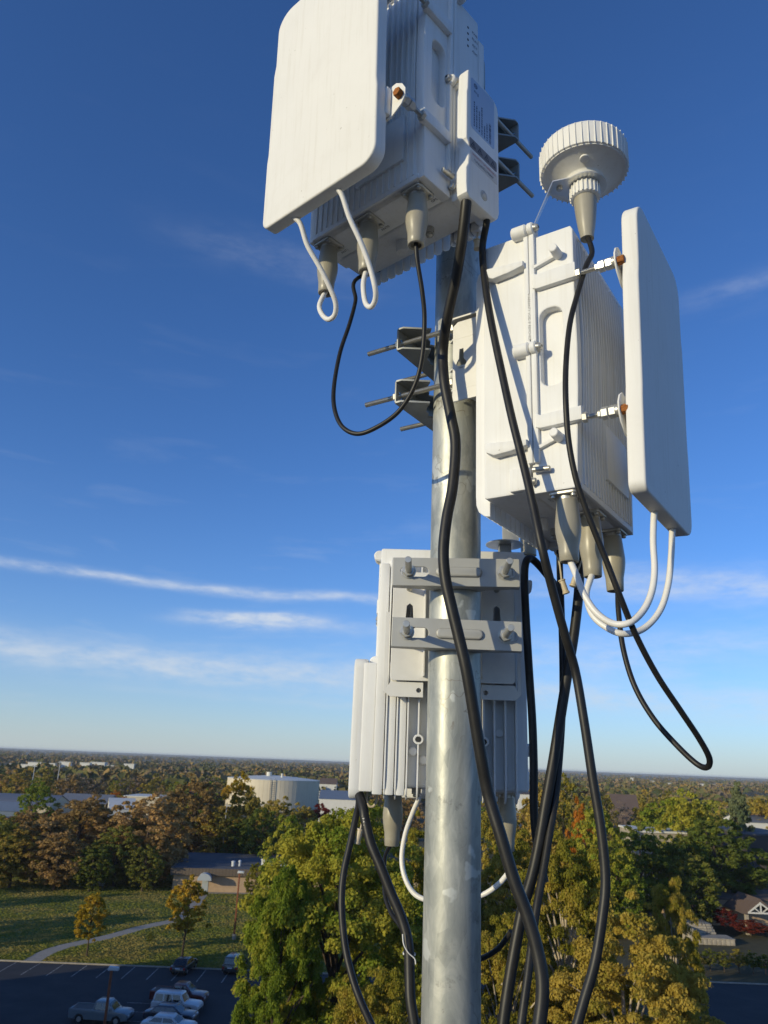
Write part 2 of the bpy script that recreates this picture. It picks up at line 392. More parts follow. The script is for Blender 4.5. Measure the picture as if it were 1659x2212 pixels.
def radio_unit(b, z0, label):
    root = empty('radio_unit', (POLE.x, POLE.y, z0), radians(90 - b))
    tag(root, label, 'radio', 'white radio units clamped to the pole')
    part('housing', 'housing', unit_housing, root)
    for i in range(18):                                        # cooling fins on the front
        y = -.119 + i * .014
        k = ('fin', i % 3)
        f = part('fin', k, lambda i=i: MB().prism([(.262, .010), (.2835, .010), (.2845, .10), (.2895 - .0012 * (i % 3), .20), (.2915 - .0012 * (i % 3), .26), (.290, .35), (.2875, .448), (.262, .452)], 'y', -.0011, .0011, .0004, 1).mesh('fin', WHITE), root)
        f.location = (0, y, 0)
    part('blank_plate', 'blank', lambda: MB().box(.280, .2875, -.015, .098, .052, .150, .002).mesh('blank_plate', WHITE), root)
    part('rear_cover', 'rear', lambda: MB().prism(rrect(.125, .2045, .004, .474, .006, 3), 'y', -.140, .140, .004).mesh('rear_cover', WHITE), root)
    for i in range(13):                                        # vertical ribs on the back
        f = part('rear_fin', 'rearfin', lambda: MB().prism([(.126, -.018), (.116, -.016), (.106, -.008), (.1015, .004), (.1005, .02), (.1005, .425), (.105, .440), (.126, .452)], 'y', -.0016, .0016, .0007, 1).mesh('rear_fin', WHITE), root)
        f.location = (0, -.117 + i * .0195, 0)
    for k_, (y0_, y1_, z1_) in enumerate(((.1205, .1385, .436), (.1010, .1155, .236), (.0815, .0960, .236))):
        for s_ in (1, -1):
            if s_ < 0: continue
            part('rear_strip', ('rstrip', k_, s_), lambda: MB().box(.1035, .123, min(s_ * y0_, s_ * y1_), max(s_ * y0_, s_ * y1_), -.010, z1_, .0025).mesh('rear_strip', WHITE), root)
    for s_ in (1, -1):
        bs_ = part('boss_ring', ('bring', s_), lambda: MB().lathe([(.0095, -.018), (.0095, .0), (.0088, .0012), (.0058, .0012), (.0052, -.006)], (.1005, s_ * .0585, .092), (-1, 0, 0), 24).mesh('boss_ring', WHITE), root)
        part('hole', ('bhole', s_), lambda: MB().cyl((.1003, s_ * .0585, .092), (.1040, s_ * .0585, .092), .0050, n=18).mesh('hole', DARK), bs_)  # dark disc, its colour standing for the shade inside the hole
    for i in range(7):                                         # cast bosses between the ribs
        f = part('boss', 'boss', lambda: MB().lathe([(.0088, -.010), (.0085, .0), (.0062, .002)], (.1185, 0, 0), (-1, 0, 0), 16).mesh('boss', WHITE), root)
        f.location = (0, (-.088, -.088, -.049, .049, .049, .088, .0685)[i], (.11, .29, .20, .055, .25, .14, .07)[i])
    for s in (1, -1):
        sg = (lambda k: (k, s))
        for (x0, x1, nm) in ((.2035, .2120, 'cover_flange'), (.2130, .2225, 'body_flange')):
            part(nm, (nm, s), lambda: MB().box(x0, x1, min(s * .128, s * .147), max(s * .128, s * .147), .048, .470, .0018).mesh(nm, WHITE), root)
        for j, z in enumerate((.474, .246)):
            part('hinge_lug', ('lug', s, j), lambda: MB().cyl((.184, s * .146, z), (.2115, s * .146, z), .0118, n=22, ch=.0025).box(.188, .210, min(s * .125, s * .146), max(s * .125, s * .146), z - .0115, z + .009, .002).mesh('hinge_lug', WHITE), root)
            part('screw_lug', ('slug', s, j), lambda: MB().cyl((.2125, s * .146, z), (.2235, s * .146, z), .0112, n=22, ch=.002).box(.2128, .223, min(s * .125, s * .146), max(s * .125, s * .146), z - .011, z + .008, .002).mesh('screw_lug', WHITE), root)
            sc = part('screw', ('lugscrew', s, j), lambda: MB().cyl((.2235, s * .146, z), (.2252, s * .146, z), .0078, n=18).lathe([(.0066, 0), (.0066, .003), (.0050, .0058), (.0030, .0066)], (.2252, s * .146, z), (1, 0, 0), 16).mesh('screw', ZINC), root)
            part('socket', ('lugsock', s, j), lambda: MB().hexa((.2317, s * .146, z), (.2321, s * .146, z), .0026).mesh('socket', DARK), sc)  # flat dark hex in place of a shaded recess
        # arms that carry the antenna bolts, with their pegs and ribs
        for j, (z0_, z1_) in enumerate(((.352, .381), (.102, .126))):
            part('bolt_arm', ('arm', s, j), lambda: MB().prism([(.219, z0_ + .003), (.226, z0_), (.2925, z0_ + .001), (.2925, z1_), (.226, z1_ - .001), (.219, z1_ + .004)], 'y', min(s * .136, s * .1500), max(s * .136, s * .1500), .0022).mesh('bolt_arm', WHITE), root)
        for j, (x, z) in enumerate(((.262, .409), (.253, .084))):
            if s > 0: continue
            part('peg', ('peg', s, j), lambda: MB().cyl((x, s * .136, z), (x, s * .165, z), .0082, .0072, n=22, ch=.0012).prism([(.219, z - .016), (.224, z - .014), (x - .004, z - .005), (x - .004, z + .003), (.224, z - .008), (.219, z - .006)], 'y', min(s * .138, s * .147), max(s * .138, s * .147), .0012).mesh('peg', WHITE), root)
        for j, z in enumerate((.405, .080)):
            if s > 0: continue
            part('rib', ('rib', s, j), lambda: MB().prism([(.133, z + .010), (.140, z + .013), (.206, z + .006), (.206, z - .004), (.180, z - .009), (.150, z - .011), (.137, z - .004)], 'y', min(s * .136, s * .156), max(s * .136, s * .156), .0035).mesh('rib', WHITE), root)
        if s < 0: part('corner_lug', ('clug', s), lambda: MB().box(.172, .206, min(s * .136, s * .148), max(s * .136, s * .148), .006, .044, .004).mesh('corner_lug', WHITE), root)
        part('pin', ('pin', s), lambda: MB().cyl((.212, s * .148, .036), (.240, s * .148, .034), .0043, n=16, ch=.0008).mesh('pin', ZINC), root)
        part('screw', ('lowscrew', s), lambda: MB().lathe([(.0072, 0), (.0072, .002), (.0058, .003), (.0052, .0065), (.003, .0075)], (.2095, s * .146, .018), (1, 0, 0), 16).mesh('screw', ZINC), root)
    # the antenna panel with its ears and bolts
    def panel():
        w0, w1, w2 = .1330, .1370, .1392
        o = rrect(-w0, w0, -.024, .466, (.016, .030, .040, .040), 7)
        o2 = []
        for (y, z) in o: o2.append((y, z))
        def edge(y, z):
            k = w1 / w0 if .135 < z < .330 else (w2 / w0 if z <= .135 else 1.0)
            return y * k
        # insert the shallow waists where the side wall steps
        lo = [p for p in o2]
        right = [(w2, .112), (w2, .120), (w1, .138), (w1, .322), (w0, .345), (w0, .352)]
        left = [(-y, z) for (y, z) in right][::-1]
        q = lo[:16] + right + lo[16:] + left
        q = [(y * (w2 / w0) if z < .112 else y, z) for (y, z) in q]
        m = MB().prism(q, 'x', 0.0, .0255, .0035, 3)
        bmesh.ops.rotate(m.bm, verts=m.bm.verts, cent=(0, 0, .23), matrix=Matrix.Rotation(radians(1.8), 3, 'Y'))
        bmesh.ops.translate(m.bm, verts=m.bm.verts, vec=(.3625, -.0145, 0))
        return m.mesh('antenna_panel', RADOME, 40)
    pn = part('antenna_panel', 'panel', panel, root)
    part('drain_plug', 'drain', lambda: MB().lathe([(.0032, 0), (.0036, -.004), (.002, -.0055)], (.371, .005, -.012)).mesh('drain_plug', ZINC), pn)
    for s in (1, -1):
        for j, (z, dx) in enumerate(((.357, .012), (.105, .004))):
            yb = s * .1475
            part('bolt', ('bolt', s, j), lambda: MB().threads((.292, yb, z), (.352 + dx, yb, z), .0042).mesh('bolt', ROD), root)
            part('nut', ('nut', s, j), lambda: MB().hexa((.2935, yb, z), (.3010, yb, z), .0084).mesh('nut', ZINC), root)
            part('nut', ('nutb', s, j), lambda: MB().hexa((.3130 + dx, yb, z), (.3175 + dx, yb, z), .0066).hexa((.3185 + dx, yb, z), (.3285 + dx, yb, z), .0100).hexa((.3300 + dx, yb, z), (.3400 + dx, yb, z), .0100).mesh('nut', BRIGHT), root)
            part('washer', ('wash', s, j), lambda: MB().cyl((.3402 + dx, yb, z), (.3440 + dx, yb, z), .0096, n=20).mesh('washer', ZINC), root)
            def ear():
                y0, y1 = .112, .156
                poly = [(s * .104, z - .033), (s * .128, z - .033), (s * .150, z - .018), (s * .1575, z - .004), (s * .1575, z + .010), (s * .150, z + .024), (s * .137, z + .033), (s * .104, z + .030)]
                m = MB().prism(poly, 'x', .3445 + dx, .3475 + dx, .001)
                m.box(.3470 + dx, .3645 + (.004 if j == 0 else -.002), min(s * .104, s * .128), max(s * .104, s * .128), z - .030, z + .026, .003)
                return m.mesh('ear', RADOME)
            part('ear', ('ear', s, j), ear, pn)
            part('bolt_head', ('rust', s, j), lambda: MB().hexa((.3478 + dx, yb, z), (.3585 + dx, yb, z), .0078).mesh('bolt_head', RUST), root)
    # connector plates under the housing
    for j, (y, txt) in enumerate(((.104, 'GPS'), (-.010, 'ANT0'), (-.120, 'ANT1'))):
        def flange():
            m = MB().prism(rrect(-.0215, .0215, -.0215, .0215, .005, 3), 'z', -.0045, .001, .001)
            for (a, c) in ((1, 1), (1, -1), (-1, 1), (-1, -1)):
                m.lathe([(.0038, 0), (.0038, -.004), (.0026, -.0048)], (a * .0155, c * .0155, -.0042), (0, 0, 1), 12)
            m.cyl((0, 0, -.004), (0, 0, -.012), .0156, n=24)
            return m.mesh('connector_plate', ZINC)
        f = part('connector_plate', 'flange', flange, root); f.location = (.252, y, 0)
        if y > -.13: f.location.y = max(-.114, min(.110, y))
        part('port_marking', ('port', txt), lambda: text_mesh('port_marking', txt, .0075, basis((0, 1, 0), (1, 0, 0), (0, 0, -1), (.2215, f.location.y + .012, -.0006)), INK), root)
    part('ground_lug', 'glug', lambda: MB().cyl((.165, .06, .004), (.165, .06, -.008), .0085, n=20).lathe([(.0062, 0), (.0062, -.004), (.004, -.0055)], (.165, .06, -.0085), (0, 0, 1), 16).mesh('ground_lug', ZINC), root)
    part('vent_plug', 'vplug', lambda: MB().cyl((.165, -.005, .004), (.165, -.005, -.018), .0130, .0115, n=24, ch=.001).mesh('vent_plug', WHITE), root)
    # the cable cover on the left flank, with its stickers and the row of lamps above it
    def cover():
        o = [(.138, -.020), (.208, -.020), (.2165, -.014), (.2185, .004), (.2185, .036), (.2130, .048), (.2115, .082), (.2135, .092), (.2185, .098), (.2185, .200), (.2165, .208), (.2150, .248), (.2130, .253), (.204, .253), (.134, .244), (.124, .236), (.1205, .224), (.1205, .000), (.1235, -.011), (.130, -.018)]
        return MB().box(.118, .2035, .139, .163, -.006, .236, .003).prism(o, 'y', .1600, .1820, .0035).mesh('cable_cover', WHITE)
    cv = part('cable_cover', 'cover', cover, root)
    Ms = lambda x, z: basis((-1, 0, 0), (0, 0, 1), (0, 1, 0), (x, .1692, z))
    def sticker(nm, x0, x1, z0_, z1_, mat, r=.003):
        return part(nm, nm, lambda: MB().prism(rrect(x0, x1, z0_, z1_, r, 3), 'y', .1688, .16935, .0).mesh(nm, mat), cv)
    st = sticker('rating_sticker', .1130, .1840, .150, .262, STICK, .005)
    st.location = (.0225, .013, -.021)
    def lines():
        bm = bmesh.new()
        for i, (x, z, l) in enumerate(((.1745, .158, .056), (.1670, .157, .050), (.1595, .156, .046), (.1515, .155, .060), (.1435, .154, .028), (.1360, .154, .038))):
            rr = random.Random(i); zz = z
            while zz < z + l:
                w = rr.uniform(.0012, .0042)
                q = [bm.verts.new((xx, .1695, zq)) for xx, zq in ((x + .0016, zz), (x - .0016, zz), (x - .0016, zz + w), (x + .0016, zz + w))]
                bm.faces.new(q); zz += w + rr.uniform(.0006, .0022)
        rr = random.Random(5); zz = .154
        while zz < .198:
            w = rr.uniform(.0006, .0022)
            q = [bm.verts.new((xx, .1695, zq)) for xx, zq in ((.1300, zz), (.1235, zz), (.1235, zz + w), (.1300, zz + w))]
            bm.faces.new(q); zz += w + rr.uniform(.0006, .0018)
        me = bpy.data.meshes.new('printed_lines'); bm.to_mesh(me); bm.free(); return finish(me, INKBLUE, None)
    part('printed_lines', 'plines', lines, st)
    def emblem():
        bm = bmesh.new(); cx, cz = .1705, .250
        a = [bm.verts.new((cx + .0052 * cos(k * pi / 12), .1695, cz + .0052 * sin(k * pi / 12))) for k in range(24)]
        b = [bm.verts.new((cx + .0037 * cos(k * pi / 12), .1695, cz + .0037 * sin(k * pi / 12))) for k in range(24)]
        for k in range(24): bm.faces.new((a[k], a[(k + 1) % 24], b[(k + 1) % 24], b[k]))
        for zz in (-.0013, .0013):
            bm.faces.new([bm.verts.new((cx + dx, .16955, cz + zz + dz)) for dx, dz in ((-.0032, -.0006), (.0032, -.0006), (.0032, .0006), (-.0032, .0006))])
        for (x, z, w, h) in ((.1735, .2365, .0018, .005), (.1705, .2365, .0012, .005), (.1675, .2365, .0014, .004), (.1635, .235, .0022, .007)):
            bm.faces.new([bm.verts.new((x + dx * w, .1695, z + dz * h)) for dx, dz in ((-.5, -.5), (.5, -.5), (.5, .5), (-.5, .5))])
        me = bpy.data.meshes.new('emblem'); bm.to_mesh(me); bm.free(); return finish(me, INKBLUE, None)
    part('emblem', 'emblem', emblem, st)
    hz = sticker('hazard_sticker', .1060, .1880, .1120, .1330, STICKG)
    hz.location = (.0225, .013, -.028)
    def hazards():
        bm = bmesh.new()
        for cx in (.1770, .1570, .1370, .1180):
            t1 = [(0, .0072), (-.0075, -.0058), (.0075, -.0058)]; t2 = [(0, .0042), (-.0048, -.0042), (.0048, -.0042)]
            a = [bm.verts.new((cx + x, .1696, .1225 + z)) for x, z in t1]; b = [bm.verts.new((cx + x, .1696, .1225 + z)) for x, z in t2]
            for k in range(3): bm.faces.new((a[k], a[(k + 1) % 3], b[(k + 1) % 3], b[k]))
            bm.faces.new([bm.verts.new((cx + x, .1696, .1225 + z)) for x, z in ((-.0008, -.0030), (.0008, -.0030), (.0012, .0016), (-.0012, .0016))])
        me = bpy.data.meshes.new('warning_triangles'); bm.to_mesh(me); bm.free(); return finish(me, INK, None)
    part('warning_triangles', 'haz', hazards, hz)
    asst = sticker('asset_sticker', .1050, .1860, .0820, .1040, STICKW)
    asst.location = (.0225, .013, -.025)
    part('asset_lettering', 'assetA', lambda: text_mesh('asset_lettering', 'UNIVERSITY OF NEBRASKA', .0059, basis((-1, 0, 0), (0, 0, 1), (0, 1, 0), (.1455, .1696, .0988)), INKRED), asst)
    part('asset_number', 'assetB', lambda: text_mesh('asset_number', '*UNL0035279000*', .0076, basis((-1, 0, 0), (0, 0, 1), (0, 1, 0), (.1455, .1696, .0888)), INK), asst)
    csx = part('cover_screw', 'cscrew', lambda: MB().lathe([(.0095, 0), (.0095, .001), (.0082, .0016), (.0070, .0016), (.0066, -.001)], (.144, .1688, .028), (0, 1, 0), 24).lathe([(.0062, 0), (.0062, .0026), (.0045, .0034)], (.144, .1680, .028), (0, 1, 0), 18).mesh('cover_screw', ZINC), cv); csx.location = (.024, .013, -.020)
    part('cover_screw', 'cscrew2', lambda: MB().cyl((.216, .152, .247), (.2052, .152, .247), .0066, n=18, ch=.001).mesh('cover_screw', ZINC), cv)
    for j, (z, txt) in enumerate(((.432, 'PWR'), (.4165, 'RUN'), (.4010, 'ACT'), (.3855, 'ALM'))):
        part('indicator_lamp', ('led', j), lambda: MB().lathe([(.0026, 0), (.0026, .0004), (.0012, .0009)], (.160, .1401, z), (0, 1, 0), 14).mesh('indicator_lamp', DARK), root)
        part('lamp_marking', ('ledt', j), lambda: text_mesh('lamp_marking', txt, .0085, basis((-1, 0, 0), (0, 0, 1), (0, 1, 0), (.138, .1404, z)), INK), root)
    part('warranty_sticker', 'warr', lambda: MB().box(.2060, .2185, -.1474, -.1471, .262, .348).mesh('warranty_sticker', WHITE), root)
    part('warranty_lettering', 'warrt', lambda: text_mesh('warranty_lettering', 'WARRANTY VOID IF REMOVED', .0062, basis((0, 0, -1), (1, 0, 0), (0, -1, 0), (.2118, -.1476, .305)), INK), root)
    # bracket between housing and pole
    def bracket():
        m = MB(); m.box(.094, .100, -.074, .074, .200, .400, .002)
        for s in (1, -1):
            M = basis((1, 0, 0), (0, 0, 1), (0, -1, 0), (0, s * .072, 0))
            o = [(.030, .226), (.100, .226), (.100, .388), (.040, .388), (.030, .380)]
            key = [(.048 + .010 * cos(a), .300 + .010 * sin(a)) for a in [radians(q) for q in range(120, 421, 30)]] + [(.052, .330), (.044, .330)]
            pl = plate_mesh('bp', [o, key], .0035, .0006, M, None); m.bm.from_mesh(pl)
        for z in (.272, .376):
            for dz in (-.024, .020):
                o = [(-.074, .0), (.074, .0)]
                poly = [(.098, -.074), (.098, .074), (.030, .074), (.020, .066), (.046, .026), (.052, .0), (.046, -.026), (.020, -.066), (.030, -.074)]
                m.prism(poly, 'z', z + dz, z + dz + .0035)
        return m.mesh('mounting_bracket', BRK)
    if b != B_LOW: part('mounting_bracket', 'bracket', bracket, root)
    return root

unit_left = radio_unit(B_LEFT, Z_LEFT, 'topmost white radio unit, its sunlit antenna panel facing front, rating stickers on its flank')
unit_right = radio_unit(B_RIGHT, Z_RIGHT, 'white radio unit under the round mushroom antenna, its antenna panel seen edge-on')
unit_low = radio_unit(B_LOW, Z_LOW, 'lowest white radio unit, behind the pole, showing its ribbed back')

unit_low.scale.z = .945
def loc_of(b, z0, x, y, z):
    n = bearing(b); s = bearing(b - 90)
    return Vector((POLE.x, POLE.y, 0)) + n * x + s * y + Vector((0, 0, z0 + z))

# back plate of the lowest unit, part of that unit
def low_bracket():
    keyL = [(.080 + .0125 * cos(radians(q)), .306 + .0125 * sin(radians(q))) for q in range(125, 416, 29)] + [(.0855, .342), (.080, .347), (.0745, .342)]
    keyR = [(-y, z) for (y, z) in keyL][::-1]
    M = basis((0, 1, 0), (0, 0, 1), (1, 0, 0), (.073, 0, 0))
    outer = rrect(-.112, .112, .198, .410, .006, 3)
    me = plate_mesh('back_plate', [outer, keyL, keyR], .004, .0008, M, None)
    m = MB(); m.bm.from_mesh(me)
    for s in (1, -1):
        m.box(.074, .120, min(s * .1085, s * .112), max(s * .1085, s * .112), .205, .400, .001)
        m.box(.050, .073, min(s * .050, s * .0535), max(s * .050, s * .0535), .205, .400, .001)
    M2 = basis((0, 1, 0), (0, 0, 1), (1, 0, 0), (.080, 0, 0))
    tab = [(.052, .168), (.112, .168), (.124, .178), (.124, .330), (.117, .330), (.117, .186), (.111, .196), (.052, .196)]
    hole = circle2(.060, .181, .0045, 12)
    for s in (1, -1):
        t = plate_mesh('tab', [[(s * y, z) for y, z in tab], [(s * y, z) for y, z in hole]], .004, .0006, M2, None); m.bm.from_mesh(t)
    return m.mesh('back_plate', CLAMPG if False else BRK)
link('back_plate', low_bracket(), unit_low)

# ---- clamps
def jaw_clamp(b, z0, z, hw, label):
    root = empty('pole_clamp', (POLE.x, POLE.y, z0 + z), radians(90 - b))
    tag(root, label, 'clamp', 'toothed sheet-metal clamps holding radio units to the pole')
    m = MB()
    M = basis((0, 1, 0), (0, 0, 1), (1, 0, 0), (-.088, 0, 0))
    holes = [rrect(s * (hw - .017) - .008, s * (hw - .017) + .008, -.0075, .0075, .006, 3) for s in (1, -1)]
    pl = plate_mesh('web', [rrect(-hw, hw, -.022, .026, .004, 3)] + holes, .0035, .0008, M, None); m.bm.from_mesh(pl)
    for z_ in (-.022, .0225):
        q = [(-.087, -hw), (-.087, hw), (-.075, hw), (-.030, hw * .62)]
        teeth = []
        for k in range(9):                                    # toothed V edge that bites the pipe
            t = -1 + 2 * k / 8; yy = -t * hw * .56; xx = -.0455 - .018 * (1 - abs(t)) + (.004 if k % 2 else 0)
            teeth.append((xx if abs(t) < .99 else -.034, yy))
        q += teeth + [(-.030, -hw * .62), (-.075, -hw)]
        m.prism(q, 'z', z_, z_ + .0035)
    m.build('jaw', JAW, root)
    for s in (1, -1):
        y = s * (hw - .017)
        r = MB().threads((-.168, y, 0), (.106, y, 0), .0050).build('threaded_rod', ROD, root)
        MB().hexa((-.0995, y, 0), (-.0905, y, 0), .0095).build('nut', ZINC, root)
        MB().hexa((.021, y, 0), (.029, y, 0), .0095).build('nut', ZINC, root)
    return root
jaw_clamp(B_RIGHT, Z_RIGHT, .383, .082, 'upper toothed clamp on the pole, rods pointing away from the unit below the mushroom antenna')
jaw_clamp(B_RIGHT, Z_RIGHT, .270, .082, 'toothed clamp on the pole just under the looped black cable, second of its pair')
jaw_clamp(B_LEFT, Z_LEFT, .392, .094, 'dark clamp jutting out behind the blue rating sticker of the topmost unit')
jaw_clamp(B_LEFT, Z_LEFT, .285, .094, 'dark clamp jutting out behind the hazard stickers of the topmost unit')

def bar_clamp(z, y_off, tilt, label):
    root = empty('bar_clamp', (POLE.x, POLE.y, z), radians(90 - B_LOW)); root.rotation_euler.x = tilt
    tag(root, label, 'clamp', 'grey channel clamps across the front of the pole')
    m = MB(); hh = .0245
    M = basis((0, 1, 0), (0, 0, 1), (1, 0, 0), (-.0635, y_off, 0))
    slot = rrect(.048, .070, -.0085, .0085, .0084, 5)
    slot2 = [(-.107, -.012), (-.098, -.012), (-.098, -.007), (-.107, -.007)]
    pl = plate_mesh('face', [rrect(-.1075, .1075, -hh, hh, .002, 2), rrect(.046, .094, -.0085, .0085, .0084, 5), rrect(-.101, -.070, -.0085, .0085, .0084, 5)], .0036, .0009, M, None); m.bm.from_mesh(pl)
    for s in (1, -1):
        arc = [(-.0022 - sqrt(max(.0001, .0457 ** 2 - yy * yy)) + .0015, yy) for yy in [(-.040 + .080 * k / 12) for k in range(13)]]
        poly = [(-.0630, -.1075 + y_off), (-.0630, .1075 + y_off), (-.047, .1075 + y_off), (-.036, .050)] + arc[::-1] + [(-.036, -.050), (-.047, -.1075 + y_off)]
        m.prism(poly, 'z', s * hh - (.0034 if s > 0 else 0), s * hh + (0 if s > 0 else .0034))
    m.build('channel', CLAMPG, root)
    # pressed stiffening bead in the middle
    bd = MB(); bd.prism(rrect(-.044 + y_off, .034 + y_off, -.0085, .0085, .008, 5), 'x', -.0700, -.0640, .0035, 3)
    bd.build('pressed_bead', CLAMPG, root)
    for s, yy in ((1, .082), (-1, -.080)):
        a = MB().threads((.078, yy, 0), (-.070, yy, 0), .0056, .002); a.cyl((-.070, yy, 0), (-.146, yy, .0), .0056, n=18, ch=.0006); a.build('bolt', ZINC, root)
        MB().cyl((-.0656, yy, 0), (-.0672, yy, 0), .0125, n=24).build('washer', ZINC, root)
        MB().hexa((-.0673, yy, 0), (-.0765, yy, 0), .0108).build('nut', ZINC, root)
    return root
bar_clamp(CAM_Z + .3115, .002, radians(-0.8), 'upper grey channel clamp bolted across the front of the pole')
bar_clamp(CAM_Z + .2065, .000, radians(0.4), 'lower grey channel clamp bolted across the front of the pole')

# ---- mushroom (GPS) antenna on its strip bracket
GP = at(1262, 393, 1.085)
gps = empty('gps_antenna', GP, 0)
tag(gps, 'round white mushroom antenna with ribbed rim on a metal strip', 'antenna')
R_ = .0735
m = MB(); m.lathe([(R_ - .004, .016), (R_, .018), (R_ + .001, .056), (R_ - .001, .062), (R_ - .010, .069), (R_ - .030, .074), (.004, .076)], n=64); m.build('dome', RADOME, gps, 50)
for k in range(44):
    o = part('rim_rib', 'rimrib', lambda: MB().box(R_ - .001, R_ + .0021, -.0007, .0007, .0155, .060, .0004, 1).mesh('rim_rib', RADOME), gps); o.rotation_euler = (0, 0, radians(360 / 44 * k))
MB().lathe([(R_ - .003, .0185), (R_ - .003, .0150), (R_ - .0075, .0150), (.062, .0140), (.046, .0065), (.0345, .0010), (.0325, -.0010), (.0320, -.0090), (.0300, -.0110)], n=56).build('underside', RADOME, gps, 50)
MB().lathe([(.0240, -.010), (.0240, -.036), (.0205, -.038)], n=36).build('collar', RADOME, gps, 50)
for k in range(22):
    o = part('collar_rib', 'colrib', lambda: MB().box(.0235, .0260, -.0012, .0012, -.036, -.014, .0003, 1).mesh('collar_rib', RADOME), gps); o.rotation_euler = (0, 0, radians(360 / 22 * k))
MB().lathe([(.0195, -.036), (.0194, -.042), (.0180, -.062), (.0160, -.082), (.0142, -.096), (.0118, -.108), (.0112, -.118), (.0090, -.1185)], n=28).build('boot', BOOT, gps, 60)
MB().lathe([(.0075, .0), (.0075, .004), (.005, .0046)], (-.012, -.047, .0075), (0, -.25, -1), 16).build('vent_nub', RADOME, gps)
lug = loc_of(B_RIGHT, Z_RIGHT, .216, -.146, .474) - GP
def strip():
    m = MB(); dirv = Vector((lug.x, lug.y, 0)); dist = dirv.length; dirv.normalize(); side = Vector((-dirv.y, dirv.x, 0))
    ring_o = [(.0370 * cos(a), .0370 * sin(a)) for a in [radians(q) for q in range(-145, 146, 15)]]
    # flat tongue from the ring out over the lug, then a leg bent down to the lug
    poly = [Vector((0, 0, 0)) + dirv * (-x) + side * y for x, y in ring_o]
    bend = dist * .60
    poly += [dirv * bend + side * .0150, dirv * bend + side * -.0150]
    lo = [m.bm.verts.new(p + Vector((0, 0, -.0120))) for p in poly]; hi = [m.bm.verts.new(p + Vector((0, 0, -.0100))) for p in poly]
    n = len(poly); fs = [m.bm.faces.new(lo), m.bm.faces.new(hi)]
    for i in range(n): fs.append(m.bm.faces.new((lo[i], lo[(i + 1) % n], hi[(i + 1) % n], hi[i])))
    bmesh.ops.recalc_face_normals(m.bm, faces=fs)
    a = dirv * bend; z0, z1 = -.0102, lug.z - .004; e = dirv * (dist - .002)
    q0 = [a + side * s * .0150 + dirv * t + Vector((0, 0, z0)) for s, t in ((-1, 0), (1, 0), (1, -.0018), (-1, -.0018))]
    q1 = [e + side * s * .0095 + dirv * t + Vector((0, 0, z1)) for s, t in ((-1, 0), (1, 0), (1, -.0018), (-1, -.0018))]
    v0 = [m.bm.verts.new(p) for p in q0]; v1 = [m.bm.verts.new(p) for p in q1]
    m.loft([v0, v1])
    return m.build('strip_bracket', BRIGHT, gps)
strip()
_d = Vector((lug.x, lug.y, 0)).normalized()
for v in (_d * .043, _d.cross(Vector((0, 0, 1))) * .0290 + _d * -.014):
    MB().lathe([(.0052, 0), (.0052, -.004), (.0040, -.0055)], v + Vector((0, 0, -.0120)), (0, 0, 1), 16).build('screw', ZINC, gps)

# the flat steel washer plate of the lowest unit's own bracket, and its tall strip behind
dk = empty('disc_bracket', at(1090, 1177, 1.475))
tag(dk, 'flat steel disc on top of the lowest radio unit', 'bracket')
MB().lathe([(.012, -.0012), (.037, -.0010), (.0375, 0), (.037, .0012), (.012, .0014)], n=48).build('disc', BRIGHT, dk)
MB().box(-.012, .012, -.010, .010, -.030, -.0014, .001).build('foot', JAW, dk)
MB().box(.000, .034, .0275, .0290, .0014, .085, .0004).build('strip', BRIGHT, dk)
gb = MB().lathe([(.0160, 0), (.0158, .01), (.0172, .03), (.0160, .05), (.0125, .065), (.0118, .075)], tuple(at(1142, 1200, 1.52)), (0, 0, 1), 24)
gbo = gb.build('cable_boot', BOOT); tag(gbo, 'taupe cable boot standing upright behind the steel disc', 'boot')

# ---- cables
def boots(root_b, z0, y):
    return loc_of(root_b, z0, .252, y, -.010)
def cable(pts, r, mat, label, cat='cable', group=None, boot=None, name='cable', n=10, extra=None):
    P = [p if isinstance(p, Vector) else at(*p) for p in pts]
    root = empty(name, P[0]); tag(root, label, cat, group)
    m = MB().tube([p - P[0] for p in P], r, n, 7); m.build('jacket', mat, root, 60)
    if boot is not None:
        for q in boot:
            o = part('boot', 'boot', boot_mesh, root); o.location = q - P[0]
    return root
def ramp_y(px, ys):
    """give a pixel list its distances: ys = [(index, Y)...], linear between"""
    out = []
    for i, (x, y) in enumerate(px):
        for (i0, a), (i1, b) in zip(ys[:-1], ys[1:]):
            if i0 <= i <= i1: Y = a + (b - a) * (i - i0) / max(1, i1 - i0); break
        out.append((x, y, Y))
    return out

WJ = 'white jumper cables between radios and antenna panels'
def tail(v, dz=.090): return v + Vector((0, 0, -dz))
b1 = boots(B_LEFT, Z_LEFT, -.114); b2 = boots(B_LEFT, Z_LEFT, -.010); b3 = boots(B_LEFT, Z_LEFT, .104)
def hang(start, px, ys, end):
    return [start] + ramp_y(px, ys) + [end]
hL1 = loc_of(B_LEFT, Z_LEFT, .368, -.090, -.018); hL2 = loc_of(B_LEFT, Z_LEFT, .368, .022, -.018)
cable(hang(hL1, [(648, 482), (664, 530), (690, 576), (712, 620), (725, 655), (723, 680), (710, 690), (697, 681), (690, 660)], [(0, 1.125), (8, 1.222)], tail(b1)), .0046, WCABLE, 'short white jumper looping lowest under the topmost radio unit', group=WJ, boot=[b1], name='jumper_cable')
cable(hang(hL2, [(738, 420), (755, 470), (778, 520), (797, 570), (810, 620), (811, 645), (803, 662), (793, 660), (787, 644), (785, 612)], [(0, 1.05), (9, 1.15)], tail(b2)), .0046, WCABLE, 'short white jumper from the middle port of the topmost radio unit', group=WJ, boot=[b2], name='jumper_cable')
